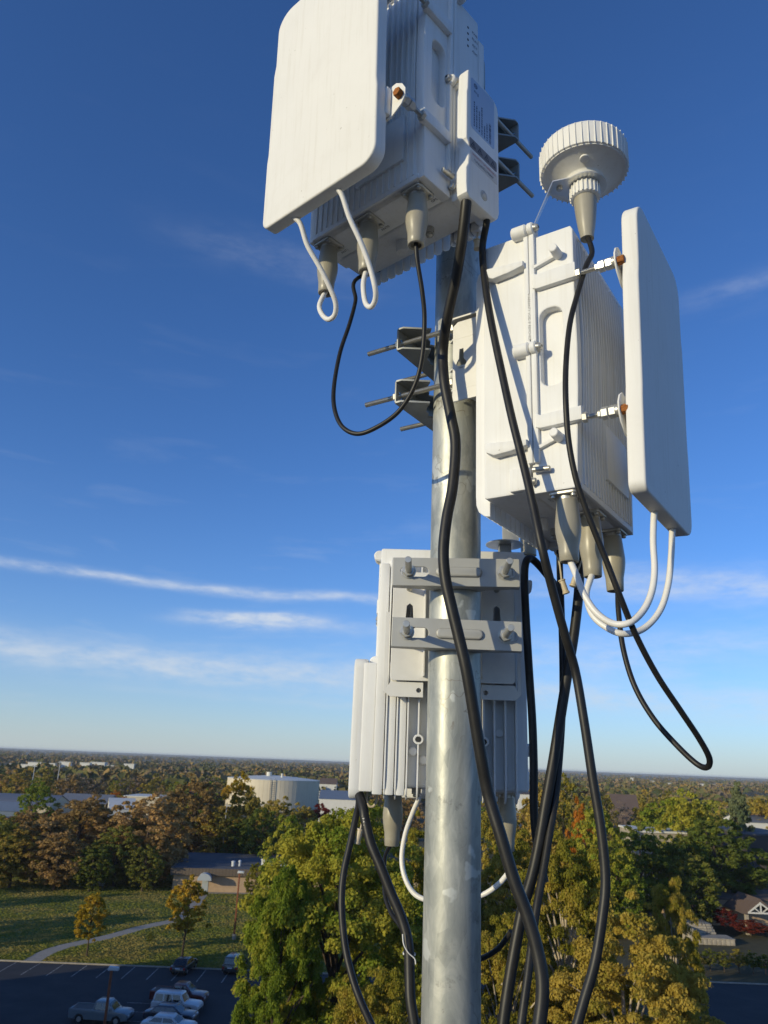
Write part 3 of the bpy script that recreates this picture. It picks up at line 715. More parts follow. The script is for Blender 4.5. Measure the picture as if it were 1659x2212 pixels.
r1 = boots(B_RIGHT, Z_RIGHT, -.114); r2 = boots(B_RIGHT, Z_RIGHT, -.010); r3 = boots(B_RIGHT, Z_RIGHT, .104)
hR1 = loc_of(B_RIGHT, Z_RIGHT, .368, -.055, -.018); hR2 = loc_of(B_RIGHT, Z_RIGHT, .368, .050, -.010)
cable(hang(tail(r1), [(1246, 1245), (1263, 1287), (1290, 1325), (1325, 1347), (1360, 1345), (1390, 1318), (1408, 1278), (1414, 1230), (1411, 1170), (1413, 1110)], [(0, 1.085), (4, 1.05), (9, 1.09)], hR1), .0049, WCABLE, 'inner one of two long white jumpers hanging under the edge-on antenna panel', group=WJ, boot=[r1], name='jumper_cable')
cable(hang(tail(r2), [(1276, 1250), (1267, 1285), (1278, 1325), (1305, 1352), (1345, 1369), (1390, 1358), (1425, 1320), (1443, 1265), (1450, 1200), (1452, 1150)], [(0, 1.17), (4, 1.12), (9, 1.17)], hR2), .0049, WCABLE, 'outer one of two long white jumpers hanging under the edge-on antenna panel', group=WJ, boot=[r2], name='jumper_cable')
l1 = boots(B_LOW, Z_LOW, -.114); l2 = boots(B_LOW, Z_LOW, -.010); l3 = boots(B_LOW, Z_LOW, .104)
hW1 = loc_of(B_LOW, Z_LOW, .368, .062, -.010); hW2 = loc_of(B_LOW, Z_LOW, .368, -.05, -.010)
cable(hang(hW1, [(905, 1722), (893, 1752), (876, 1800), (868, 1850), (873, 1890), (890, 1925), (915, 1942), (950, 1945), (975, 1925), (985, 1890)], [(0, 1.68), (9, 1.584)], tail(l2)), .0049, WCABLE, 'white jumper emerging left of the pole under the lowest radio unit', group=WJ, boot=[l2], name='jumper_cable')
cable(hang(tail(l1), [(1104, 1868), (1082, 1905), (1040, 1934), (1000, 1935), (985, 1900), (990, 1800)], [(0, 1.59), (5, 1.69)], hW2), .0049, WCABLE, 'white jumper passing behind the pole from the boot right of it', group=WJ, boot=[l1], name='jumper_cable')

GP_END = GP + Vector((0, 0, -.110))
BK = 'black cables on the mast'
cable([loc_of(B_LEFT, Z_LEFT, .200, .168, .0), loc_of(B_LEFT, Z_LEFT, .200, .168, -.022)] + ramp_y([(998, 520), (984, 605), (966, 690), (957, 760), (960, 825), (974, 900), (984, 960), (978, 1050), (965, 1120), (958, 1190), (962, 1250), (975, 1310), (992, 1380), (1008, 1450), (1025, 1550), (1040, 1640), (1056, 1720), (1080, 1800), (1110, 1900), (1140, 1980), (1162, 2060), (1172, 2130), (1165, 2212), (1148, 2300), (1130, 2420)], [(0, 1.10), (3, 1.22), (9, 1.205), (13, 1.20), (16, 1.22), (22, 1.18), (24, 1.15)]),
      .0092, CABLE, 'thick black cable running down the front of the pole from the topmost unit', group=BK, n=14)
cable([loc_of(B_LEFT, Z_LEFT, .140, .168, .0), loc_of(B_LEFT, Z_LEFT, .140, .168, -.022)] + ramp_y([(1042, 540), (1049, 620), (1062, 700), (1083, 800), (1105, 900), (1130, 1000), (1150, 1085), (1170, 1180), (1195, 1280), (1220, 1370), (1243, 1450), (1262, 1560), (1280, 1680), (1298, 1790), (1308, 1900), (1300, 1990), (1285, 2080), (1262, 2160), (1242, 2230), (1215, 2320)], [(0, 1.14), (4, 1.07), (7, 1.03), (10, 1.08), (18, 1.05), (19, 1.05)]),
      .0062, CABLE, 'black cable crossing the flank of the unit under the mushroom antenna and hanging free', group=BK, n=12)
cable([GP_END] + ramp_y([(1279, 545), (1266, 575), (1246, 640), (1231, 700), (1223, 780), (1222, 860), (1228, 950), (1243, 1030), (1262, 1090), (1285, 1150), (1310, 1212), (1340, 1290), (1375, 1375), (1420, 1460), (1470, 1535), (1510, 1595), (1532, 1637), (1528, 1657), (1505, 1650), (1460, 1608), (1410, 1550), (1370, 1480), (1346, 1400), (1336, 1320), (1334, 1275)], [(0, 1.065), (5, 1.0), (11, 1.04), (16, 1.15), (24, 1.275)]) + [tail(r3)],
      .0044, CABLE, 'thin black cable from the mushroom antenna hanging in a long pointed loop', group=BK, boot=[r3])
cable([tail(b3)] + ramp_y([(901, 560), (912, 630), (917, 690), (912, 770), (895, 835), (860, 890), (810, 925), (770, 937), (738, 920), (722, 880), (722, 830), (735, 760), (755, 700), (768, 650), (774, 600)], [(0, 1.085), (14, 1.32)]) + [loc_of(B_LEFT, Z_LEFT, .06, -.06, .05)],
      .0040, CABLE, 'thin black cable hanging in a round loop left of the pole', group=BK, boot=[b3])
cable([loc_of(B_RIGHT, Z_RIGHT, .200, .168, .0)] + ramp_y([(1256, 1190), (1250, 1280), (1240, 1370), (1225, 1460), (1212, 1540), (1196, 1640), (1180, 1730), (1165, 1820), (1150, 1890), (1130, 1960), (1112, 2050), (1097, 2140), (1085, 2230), (1075, 2330)], [(0, 1.36), (13, 1.30)]),
      .0088, CABLE, 'thick black cable slanting down beside the pole from the unit under the mushroom antenna', group=BK, n=14)
cable([loc_of(B_RIGHT, Z_RIGHT, .140, .168, .0)] + ramp_y([(1209, 1195), (1212, 1300), (1215, 1400), (1216, 1480), (1214, 1550), (1208, 1640), (1200, 1720), (1187, 1800), (1174, 1880), (1161, 1950), (1150, 2030), (1140, 2110), (1126, 2212), (1112, 2320)], [(0, 1.39), (6, 1.34), (13, 1.24)]),
      .0062, CABLE, 'thinner black cable falling right beside the thick slanting one', group=BK, n=12)
cable(ramp_y([(1205, 1272), (1188, 1250), (1165, 1222), (1147, 1207), (1136, 1215), (1133, 1250), (1136, 1330), (1143, 1450), (1150, 1560), (1153, 1660), (1153, 1740), (1157, 1800), (1166, 1850), (1176, 1905)], [(0, 1.44), (4, 1.395), (13, 1.40)]),
      .0073, CABLE, 'black cable arching over and down the right flank of the lowest unit', group=BK, n=12)
cable([loc_of(B_LOW, Z_LOW, .200, .170, .0)] + ramp_y([(775, 1735), (769, 1765), (757, 1820), (742, 1890), (738, 1960), (745, 2040), (758, 2100), (776, 2155), (805, 2220), (840, 2300)], [(0, 1.52), (9, 1.40)]),
      .0062, CABLE, 'leftmost black cable, bowing out below the cover of the lowest unit', group=BK, n=12)
cable([loc_of(B_LOW, Z_LOW, .140, .168, .0)] + ramp_y([(784, 1742), (789, 1772), (801, 1822), (821, 1870), (845, 1930), (868, 1985), (882, 2040), (885, 2110), (887, 2160), (897, 2225), (910, 2330)], [(0, 1.455), (10, 1.36)]),
      .0084, CABLE, 'thick black cable running to the left edge of the pole base from the lowest unit', group=BK, n=14)
cable([tail(l3)] + ramp_y([(832, 1850), (830, 1890), (832, 1935), (844, 1970), (864, 2000), (884, 2030)], [(0, 1.57), (5, 1.42)]),
      .0040, CABLE, 'thin black cable falling from the boot left of the pole', group=BK, boot=[l3])
cable(ramp_y([(985, 2085), (1020, 2075), (1050, 2066), (1080, 2045), (1104, 2012)], [(0, 1.42), (4, 1.34)]), .0042, CABLE, 'thin black cable curling out from behind the pole near its foot', group=BK)
# printed legend on the thick cable left of the pole
def legend(px, r, text, size, parent):
    pts = smooth_path([at(*p) for p in px], 40); bm = bmesh.new(); dist = 0.0; k = 0
    for a, b in zip(pts[:-1], pts[1:]):
        dist += (b - a).length
        if dist < size * .95 or k >= len(text): continue
        dist = 0.0; ch = text[k]; k += 1
        if ch == ' ': continue
        t = (b - a).normalized(); view = (EYE - a).normalized(); nrm = (view - t * view.dot(t)).normalized(); up = nrm.cross(t)
        off = up * -.35 + nrm * .94
        me = text_mesh('c', ch, size, basis(t, off.cross(t), off, a + off * (r + .0003) - parent.location), None); bm.from_mesh(me); bpy.data.meshes.remove(me)
    me = bpy.data.meshes.new('printed_legend'); bm.to_mesh(me); bm.free(); link('printed_legend', finish(me, WCABLE, None), parent)
for o_ in list(COL.objects):
    if o_.get('label', '').startswith('thick black cable running to the left edge'):
        legend(ramp_y([(784, 1742), (789, 1772), (801, 1822), (821, 1870), (845, 1930), (868, 1985)], [(0, 1.455), (5, 1.41)]), .0084, '  E174345   2C 10AWG   FT4   600V   SUN RES   DIR BUR', .0048, o_)
# zip tie
zt = empty('cable_tie', at(884, 2060, 1.40)); tag(zt, 'white cable tie with a loose tail around the black cable left of the pole', 'cable tie')
MB().tube([Vector((-.012, -.012, .030)), Vector((-.010, -.014, .016)), Vector((-.002, -.014, .004)), Vector((.008, -.013, -.004)), Vector((.010, -.013, -.012))], .0010, 6).build('tail', WCABLE, zt)
MB().lathe([(.0100, -.0015), (.0105, -.0015), (.0105, .0015), (.0100, .0015)], (0, 0, 0), (0.05, 0, 1), 20, cap=False).build('band', WCABLE, zt)

def plug(px, py, Y, tilt, strap_px, label, ln=.020):
    p = at(px, py, Y); d = Vector((sin(tilt), 0, -cos(tilt)))
    root = empty('dust_plug', p); tag(root, label, 'plug', 'beige dust plugs dangling on straps')
    MB().lathe([(.0050, 0), (.0064, .0006), (.0064, .0025), (.0052, .0032), (.0054, ln - .004), (.0064, ln - .003), (.0064, ln), (.004, ln + .0008)], (0, 0, 0), d, 20).build('cap', BEIGE, root)
    q = at(*strap_px); MB().tube([Vector((0, 0, 0)), (q - p) * .35 + Vector((0.002, 0, 0)), (q - p) * .7 + Vector((.003, 0, 0)), q - p], .0016, 6).build('strap', BEIGE, root)
plug(1213, 1252, 1.33, .30, (1200, 1195, 1.36), 'beige dust plug under the ports, nearer the pole of a crossing pair', .026)
plug(1246, 1238, 1.33, -.32, (1262, 1180, 1.35), 'beige dust plug under the ports, farther from the pole of a crossing pair', .026)
plug(779, 1790, 1.50, -.22, (786, 1722, 1.50), 'beige dust plug hanging under the cover of the lowest unit', .026)
plug(1030, 518, 1.16, .05, (1031, 470, 1.16), 'beige dust plug hanging in front of the shaded top of the pole', .020)
lp = empty('strap_loop', at(803, 1722, 1.50)); tag(lp, 'small beige strap loop under the lowest unit', 'strap')
MB().tube([Vector((-.008, 0, .012)), Vector((-.009, 0, -.004)), Vector((-.004, 0, -.015)), Vector((.004, 0, -.015)), Vector((.009, 0, -.004)), Vector((.008, 0, .012))], .0022, 8).build('band', BEIGE, lp)
# ------------------------------------------------------------------ ground, lot, lawn
def mat_ground(name, stops, scale, detail=8, rough=0.95, fine=None, bump=0.0):
    t = NT(name); v = t.coord(); t.set(rough, 0, 0.2)
    c = t.ramp(t.noise(v, scale, detail, 0.62, 0.3), stops)
    if fine:
        f = t.ramp(t.noise(v, fine[0], 4, 0.7), [(0.3, (fine[1],) * 3), (0.7, (fine[2],) * 3)]); c = t.mix(1.0, c, f, 'MULTIPLY')
    t.color(c)
    if bump: t.bump(t.noise(v, fine[0] if fine else 2, 4), bump, 0.05)
    return t.m
GROUND = mat_ground('field_ground', [(0.30, (0.055, 0.060, 0.026)), (0.5, (0.10, 0.085, 0.045)), (0.68, (0.075, 0.080, 0.035))], 0.012, 8, fine=(0.6, 0.75, 1.2))
LAWN = mat_ground('lawn_grass', [(0.30, (0.080, 0.120, 0.024)), (0.5, (0.130, 0.160, 0.036)), (0.70, (0.210, 0.180, 0.062))], 0.11, 8, fine=(5.0, 0.65, 1.3), bump=0.4)
ASPHALT = mat_ground('asphalt', [(0.3, (0.034, 0.036, 0.040)), (0.6, (0.050, 0.051, 0.054)), (0.8, (0.066, 0.064, 0.062))], 0.25, 8, 0.85, fine=(9.0, 0.8, 1.2))
CONC = mat_ground('concrete', [(0.3, (0.30, 0.27, 0.22)), (0.7, (0.40, 0.36, 0.30))], 1.2, 6, 0.9, fine=(9.0, 0.85, 1.1))
PAINTL = mat_ground('worn_line_paint', [(0.38, (0.10, 0.10, 0.10)), (0.60, (0.42, 0.42, 0.40))], 3.5, 6)
STONE = mat_ground('pale_stone', [(0.3, (0.30, 0.26, 0.20)), (0.7, (0.46, 0.40, 0.31))], 0.8, 6, 0.9, fine=(4.0, 0.8, 1.15))

def sheet(name, pts, z, mat, kind='structure', parent=None):
    me = bpy.data.meshes.new(name); me.from_pydata([(p[0], p[1], z) for p in pts], [], [list(range(len(pts)))]); me.update()
    if me.polygons[0].normal.z < 0: me.flip_normals()
    o = link(name, finish(me, mat, None), parent)
    if kind: o['kind'] = kind
    return o
sheet('ground', [(-14000, -3000), (14000, -3000), (14000, 26000), (-14000, 26000)], 0.0, GROUND)
KY = ground_at(281, 2088).y                                        # the far kerb of the parking lot
sheet('lawn', [(-75, KY), (12, KY), (12, 190), (-75, 176)], 0.006, LAWN)
lot = sheet('parking_lot', [(-75, 40), (20, 40), (20, KY), (-75, KY)], 0.010, ASPHALT)
sheet('driveway', [(30, 60), (75, 60), (75, ground_at(1600, 2126).y), (38, ground_at(1545, 2122).y)], 0.010, ASPHALT)
kb = MB().box(-75, 12, KY, KY + .18, 0, .15, .02).build('kerb', CONC); kb['kind'] = 'structure'
kb2 = MB().box(36, 75, ground_at(1600, 2126).y, ground_at(1600, 2126).y + .2, 0, .15, .02).build('kerb', CONC); kb2['kind'] = 'structure'
for i in range(14):                                                # stall lines
    x = -43.0 + i * 2.735
    MB().box(x - .055, x + .055, KY - 5.2, KY - .15, .0105, .0145).build('stall_line', PAINTL, lot)
for i in range(9):
    y = 71.5 + i * 2.75 - 6
    MB().box(-23.4, -18.4, y - .05, y + .05, .0105, .0145).build('stall_line', PAINTL, lot)
def strip_sheet(name, pxs, w, z, mat):
    pts = smooth_path([ground_at(*p) for p in pxs], 6); a = []; b = []
    for i, p in enumerate(pts):
        t = (pts[min(i + 1, len(pts) - 1)] - pts[max(i - 1, 0)]).normalized(); n = Vector((-t.y, t.x, 0))
        a.append(p + n * w / 2); b.append(p - n * w / 2)
    vs = [(p.x, p.y, z) for p in a + b]; n = len(a)
    me = bpy.data.meshes.new(name); me.from_pydata(vs, [], [(i, i + 1, n + i + 1, n + i) for i in range(n - 1)]); me.update()
    if me.polygons[0].normal.z < 0: me.flip_normals()
    o = link(name, finish(me, mat, None)); o['kind'] = 'structure'; return o
strip_sheet('path', [(62, 2080), (100, 2058), (140, 2044), (198, 2032), (248, 2020), (298, 2006), (341, 1996), (380, 1987), (412, 1964), (432, 1937), (440, 1929)], 2.0, 0.014, CONC)
strip_sheet('path', [(440, 1929), (480, 1929), (540, 1930), (600, 1932)], 1.6, 0.016, CONC)

# ------------------------------------------------------------------ trees
LEAF = {
 'green':  mat_fleck('leaf_green', (0.110, 0.175, 0.022), (0.235, 0.290, 0.034), (0.450, 0.400, 0.055), 0.30),
 'dkgreen': mat_fleck('leaf_dark_green', (0.078, 0.121, 0.027), (0.156, 0.191, 0.035), (0.273, 0.254, 0.055), 0.25),
 'gold':   mat_fleck('leaf_gold', (0.135, 0.155, 0.022), (0.300, 0.262, 0.036), (0.500, 0.365, 0.070), 0.30),
 'yellow': mat_fleck('leaf_yellow', (0.253, 0.198, 0.020), (0.440, 0.308, 0.029), (0.616, 0.396, 0.055), 0.30),
 'olive':  mat_fleck('leaf_olive', (0.176, 0.172, 0.035), (0.321, 0.269, 0.055), (0.507, 0.351, 0.078), 0.25),
 'brown':  mat_fleck('leaf_brown', (0.209, 0.145, 0.055), (0.362, 0.241, 0.090), (0.547, 0.346, 0.137), 0.25),
 'grey':   mat_fleck('bare_twigs', (0.160, 0.128, 0.098), (0.235, 0.184, 0.135), (0.319, 0.235, 0.165), 0.25, 0.1),
 'orange': mat_fleck('leaf_orange', (0.297, 0.116, 0.020), (0.495, 0.182, 0.024), (0.660, 0.264, 0.036), 0.3),
 'red':    mat_fleck('leaf_red', (0.105, 0.021, 0.018), (0.195, 0.033, 0.027), (0.300, 0.068, 0.039), 0.3),
 'cedar':  mat_fleck('needle_green', (0.054, 0.086, 0.047), (0.094, 0.126, 0.061), (0.154, 0.172, 0.082), 0.3, 0.1),
}
BARK = mat_simple('bark', (0.085, 0.062, 0.045), 0.9, 0, 0.35, 3, 0, spec=0.2)
PALEBARK = mat_simple('pale_bark', (0.48, 0.40, 0.30), 0.85, 0, 0.35, 2.2, spec=0.2)

def crown_mesh(name, seed, R, z0, z1, nclump, per, leaf, mat, cone=0.0, hole=0.12, lobes=5, zf=1.0):
    rg = np.random.default_rng(seed)
    zc = (z0 + z1) / 2; hz = (z1 - z0) / 2
    d = rg.normal(size=(nclump * 2, 3)); d /= np.linalg.norm(d, axis=1)[:, None]
    ph = rg.uniform(0, 2 * pi, (lobes, 3)); am = rg.uniform(.4, 1.0, lobes)
    lob = sum(am[k] * np.sin((1.6 + .9 * k) * (d @ [cos(ph[k, 0]), sin(ph[k, 0]), cos(ph[k, 1])]) * 2.2 + ph[k, 2]) for k in range(lobes)) / lobes
    rad = (0.45 + 0.53 * rg.random(len(d)) ** 0.5) * (1 + 0.34 * lob)
    keep = lob + rg.normal(scale=.2, size=len(d)) > -0.62 + hole
    d = d[keep][:nclump]; rad = rad[keep][:nclump]
    c = d * rad[:, None]; c[:, 2] *= hz; c[:, 0] *= R; c[:, 1] *= R
    if cone: c[:, :2] *= (1 - cone * (c[:, 2] / hz * .5 + .5))[:, None]
    else: c[:, :2] *= (1 - 0.22 * np.clip(c[:, 2] / hz, 0, 1) ** 2)[:, None]
    c[:, 2] += zc
    n = len(c); rc = R * rg.uniform(.075, .165, n)
    cid = np.repeat(np.arange(n), per); m = len(cid)
    q = rg.normal(size=(m, 3)); q /= np.linalg.norm(q, axis=1)[:, None]
    q[:, 2] = np.where(q[:, 2] < -.55, -q[:, 2] * .7, q[:, 2])
    pos = c[cid] + q * (rc[cid] * rg.uniform(.35, 1.05, m) ** .7)[:, None] * np.array([.95, .95, zf])
    nor = q * .75 + rg.normal(size=(m, 3)) * .55 + np.array([0, 0, .25]); nor /= np.linalg.norm(nor, axis=1)[:, None]
    t = np.cross(nor, rg.normal(size=(m, 3))); t /= np.linalg.norm(t, axis=1)[:, None]; b = np.cross(nor, t)
    s = leaf * rg.uniform(.5, 1.45, m)[:, None]
    v = np.stack([pos - t * s * .5, pos - b * s * .34, pos + t * s * .5 + nor * s * .08, pos + b * s * .34], 1).reshape(-1, 3)
    me = bpy.data.meshes.new(name); me.vertices.add(len(v)); me.vertices.foreach_set('co', v.astype(np.float32).ravel())
    me.loops.add(len(v)); me.loops.foreach_set('vertex_index', np.arange(len(v), dtype=np.int32))
    me.polygons.add(m); me.polygons.foreach_set('loop_start', np.arange(0, 4 * m, 4, dtype=np.int32)); me.polygons.foreach_set('loop_total', np.full(m, 4, dtype=np.int32))
    me.update(calc_edges=True); me.materials.append(mat)
    return me, c
def trunk_mesh(name, seed, r, z_top, clumps, nlimb, mat, fork=0.25):
    rr = random.Random(seed); m = MB()
    lean = Vector((rr.uniform(-.03, .03), rr.uniform(-.03, .03), 0)) * z_top
    pts = [Vector((0, 0, -.3)), Vector((0, 0, z_top * .2)) + lean * .1, Vector((0, 0, z_top * .55)) + lean * .5, Vector((0, 0, z_top)) + lean]
    m.tube(pts, r, 9, 4, radii=(r * 1.15, r * .22))
    idx = list(range(len(clumps))); rr.shuffle(idx)
    for k in idx[:nlimb]:
        e = Vector(clumps[k]); zb = max(z_top * fork, min(e.z - .25 * z_top, z_top * .7) * rr.uniform(.75, 1.0)); s = Vector((0, 0, zb)) + lean * (zb / z_top) * .7
        mid = s.lerp(e, .5) + Vector((0, 0, .05 * z_top)); r0 = r * .48 * (1 - .5 * zb / z_top)
        m.tube([s, mid, e], r0, 6, 4, radii=(r0, r * .07))
    return m.mesh(name, mat, 60)

_PROTO = {}
def proto(kind, size, seed):
    key = (kind, size, seed)
    if key in _PROTO: return _PROTO[key]
    nc, per, leaf, nl = {'near': (430, 330, .165, 30), 'small': (120, 70, .20, 14), 'mid': (260, 60, .40, 12), 'far': (70, 22, 1.05, 4)}[size]
    z0, z1, R, cone, hole = ((2.2 if kind == 'gold' else .8) if size == 'near' else .6), 14.0, 5.2, 0.0, .12
    if kind == 'cedar': z0, z1, R, cone = 1.0, 14.0, 4.0, .7
    if kind == 'grey': per = int(per * .5); leaf *= .55
    if size == 'small': z0, z1, R, cone, hole = 3.6, 14.0, 4.4, .45, .02
    if size == 'shrub': pass
    me, cl = crown_mesh('crown', seed * 17 + sum(map(ord, kind)), R, z0, z1, nc, per, leaf * (14 / 7 if size == 'small' else 1), LEAF[kind], cone, hole, zf=({'gold': .55, 'green': .78}.get(kind, .8) if size == 'near' else .85))
    tr = trunk_mesh('trunk', seed, {'near': .34, 'mid': .30, 'far': .28, 'small': .20}[size], 11.5, cl, nl, PALEBARK if kind == 'gold' and size == 'near' else BARK)
    _PROTO[key] = (me, tr); return _PROTO[key]

def plant_tree(kind, size, seed, base, height, radius, label, group=None, rz=0.0, name=None, cat='tree'):
    me, tr = proto(kind, size, seed)
    o = empty(name or {'cedar': 'cedar_tree'}.get(kind, 'tree'), (base[0], base[1], 0.0), rz); o.scale = (radius / 5.2, radius / 5.2, height / 14.0)
    tag(o, label, cat, group)
    link('trunk', tr, o); link('crown', me, o)
    return o
def tree_px(px, py, hw, Y, kind, size, seed, label, group=None, rz=None):
    top = at(px, py, Y); hgt = top.z; rad = hw / 1660.0 * (top - EYE).dot(_F)
    return plant_tree(kind, size, seed, (top.x, Y), hgt * 1.02, rad, label, group, seed * 1.7 if rz is None else rz)

# the big trees just below the roof
tree_px(745, 1748, 195, 62, 'green', 'near', 1, 'large yellow-green maple directly left of the pole, the widest crown in view')
tree_px(622, 1880, 92, 57, 'green', 'near', 2, 'lower green crown at the edge of the parking lot, in front of the wide maple')
tree_px(815, 2105, 125, 47, 'gold', 'near', 3, 'low golden crown at the bottom edge just left of the pole')
tree_px(898, 1800, 75, 74, 'gold', 'near', 4, 'golden-brown tree peeking out left of the pole behind the wide maple')
tree_px(1110, 1805, 95, 72, 'gold', 'near', 5, 'golden tree directly right of the pole, behind the black cables')
tree_px(1215, 1815, 115, 62, 'gold', 'near', 3, 'tall golden sycamore under the hanging black cable', rz=2.0)
tree_px(1345, 1985, 180, 50, 'gold', 'near', 4, 'broad golden sycamore at the bottom edge, pale branches showing', rz=4.4)
tree_px(1445, 1905, 62, 66, 'gold', 'near', 5, 'slender golden top rising between the sycamores and the stone steps', rz=1.1)
tree_px(1085, 1990, 110, 52, 'gold', 'near', 3, 'dark golden crown at the foot of the pole behind the thick cables', rz=5.2)
tree_px(1545, 1776, 104, 152, 'dkgreen', 'mid', 2, 'full green tree next to the dark-roofed building at the right edge', rz=2.4)
tree_px(1375, 1790, 78, 140, 'dkgreen', 'mid', 1, 'green tree right of the hanging cable, partly hiding a white building', rz=3.9)
tree_px(1292, 1752, 66, 128, 'green', 'mid', 1, 'green tree behind the hanging black cable, left of the white building')
tree_px(1480, 1712, 66, 165, 'green', 'mid', 2, 'rounded green tree behind the full green tree at right')
tree_px(1590, 1690, 52, 185, 'cedar', 'mid', 1, 'dark blue-green conifer above the right-hand green tree')
tree_px(1255, 1738, 36, 140, 'orange', 'mid', 1, 'bright orange tree between the cables right of the pole')
tree_px(1165, 1712, 58, 150, 'olive', 'mid', 1, 'olive tree behind the slanting cables right of the pole')
tree_px(1085, 1695, 55, 160, 'gold', 'mid', 1, 'golden tree beside the right-hand boot of the lowest radio')
tree_px(1215, 1690, 50, 185, 'gold', 'mid', 2, 'golden-olive tree in the woods above the orange tree')
GR = 'green trees massed right of the hanging cable'
tree_px(1440, 1812, 62, 146, 'dkgreen', 'mid', 1, 'dark green tree filling the gap below the white-roofed building', GR)
tree_px(1490, 1852, 62, 138, 'dkgreen', 'mid', 2, 'dark green tree low in front of the full green tree', GR)
tree_px(1330, 1842, 60, 128, 'green', 'mid', 3, 'green tree low beside the hanging cable', GR)
tree_px(1600, 1862, 50, 160, 'dkgreen', 'mid', 3, 'dark green tree behind the gabled porch', GR)
tree_px(1420, 1735, 60, 180, 'green', 'mid', 2, 'green tree standing behind the white-roofed building', GR, rz=.7)
tree_px(1345, 1742, 46, 200, 'grey', 'mid', 1, 'bare tree in front of the brown shingled house', GR)
tree_px(1392, 1738, 40, 215, 'olive', 'mid', 1, 'olive tree right of the brown shingled house', GR)
tree_px(1300, 1722, 44, 210, 'olive', 'mid', 2, 'olive tree left of the brown shingled house', GR, rz=2.6)
tree_px(1640, 1732, 50, 230, 'gold', 'mid', 1, 'golden tree at the right edge above the white-walled shed', GR, rz=.4)
# the row along the far side of the lawn
RW = 'autumn trees along the far side of the lawn'
tree_px(8, 1768, 62, 152, 'dkgreen', 'mid', 1, 'dark green tree cut by the left edge of the picture', RW)
tree_px(88, 1772, 80, 158, 'brown', 'mid', 1, 'brown tree next to the dark green one at the left edge', RW)
tree_px(185, 1726, 98, 165, 'brown', 'mid', 2, 'broad russet tree behind the leftmost young lawn tree', RW)
tree_px(330, 1716, 92, 163, 'brown', 'mid', 3, 'broad russet tree directly above the young tree by the path', RW)
tree_px(262, 1790, 62, 156, 'dkgreen', 'mid', 2, 'dark tree in the gap between the two broad russet trees', RW)
tree_px(425, 1686, 74, 194, 'brown', 'mid', 1, 'tall brown-olive tree behind the brick building', RW, rz=2.9)
tree_px(478, 1742, 58, 192, 'olive', 'mid', 2, 'olive tree directly behind the roof of the brick building', RW)
tree_px(522, 1676, 44, 205, 'yellow', 'mid', 1, 'bright yellow tree in front of the round storage tank', RW)
tree_px(545, 1722, 46, 196, 'olive', 'mid', 1, 'olive tree below the bright yellow one', RW, rz=3.3)
tree_px(600, 1728, 56, 190, 'olive', 'mid', 3, 'dull olive tree below the front of the round tank', RW)
tree_px(625, 1772, 62, 118, 'green', 'mid', 3, 'green tree between the brick building and the wide maple', RW)
tree_px(695, 1738, 42, 205, 'red', 'mid', 1, 'dark red tree right of the round tank', RW)
tree_px(85, 1692, 38, 235, 'green', 'mid', 2, 'green tree standing in front of the long cream warehouse', RW, rz=1.2)
tree_px(556, 1868, 24, 146, 'gold', 'mid', 1, 'small golden tree at the corner of the brick building', RW, rz=4.0)
tree_px(512, 1770, 46, 190, 'dkgreen', 'mid', 1, 'dark green tree behind the left part of the brick roof', RW, rz=2.2)
for i, (px, py, hw, Y, k) in enumerate(((40, 1800, 60, 150, 'olive'), (135, 1800, 60, 150, 'brown'), (228, 1752, 60, 172, 'brown'), (290, 1760, 55, 170, 'olive'), (372, 1745, 52, 192, 'olive'), (150, 1758, 60, 178, 'olive'), (60, 1752, 55, 180, 'brown'), (345, 1800, 40, 158, 'brown'), (318, 1830, 42, 152, 'dkgreen'), (205, 1830, 45, 150, 'dkgreen'), (570, 1752, 50, 182, 'dkgreen'), (655, 1742, 46, 200, 'olive'))):
    tree_px(px, py, hw, Y, k, 'mid', 1 + i % 3, ('olive tree next to the dark green one at the left edge', 'brown tree just above the lamp on the left lawn side', 'brown tree between the broad russet pair, higher up', 'olive tree between the broad russet pair, right of the brown one', 'olive tree left of the tall brown-olive one', 'olive tree behind the leftmost broad russet tree', 'brown tree in front of the cream warehouse', 'brown tree just left of the brick building corner', 'low dark tree right of the bench', 'low dark tree directly behind the bench', 'dark green tree under the round tank', 'olive tree between the round tank and the wide maple')[i], RW, rz=i * 1.3)
# young lawn trees
b = ground_at(187, 2066); t = at(198, 1926, b.y)
plant_tree('yellow', 'small', 1, b, t.z, 46 / 1660 * b.y, 'young yellow-green tree on the lawn left of the path', 'young trees on the lawn', name='tree')
b = ground_at(393, 2070); t = at(393, 1887, b.y)
plant_tree('yellow', 'small', 2, b, t.z, 58 / 1660 * b.y, 'young golden tree on the lawn right of the path', 'young trees on the lawn', name='tree')
b = ground_at(322, 2042)
plant_tree('dkgreen', 'small', 1, b, 1.5, .75, 'tiny dark evergreen between the two young lawn trees', name='shrub', cat='shrub')
# trees beyond the left edge that throw the long streaks over the lawn
for i, (x, y, h, k) in enumerate(((-74, 97, 12, 'olive'), (-82, 84, 13, 'brown'), (-67, 107, 9, 'brown'), (-90, 112, 13, 'olive'), (-86, 130, 12, 'brown'))):
    plant_tree(k, 'mid', 1, (x, y), h, h * .34, 'tree beyond the left edge shading the lawn', 'trees beyond the left edge', rz=i)
# red shrubs by the steps
for i, (px, py, hw) in enumerate(((1568, 1962, 34), (1622, 1988, 46))):
    g = ground_at(px, 2012 + i * 10); tp = at(px, py, g.y)
    plant_tree('red', 'small', 1 + i, g, tp.z, hw / 1660 * g.y * 1.1, ('dark red shrub above the stone wall', 'larger red shrub in front of the gabled porch')[i], 'red shrubs by the stone steps', name='shrub', cat='shrub')

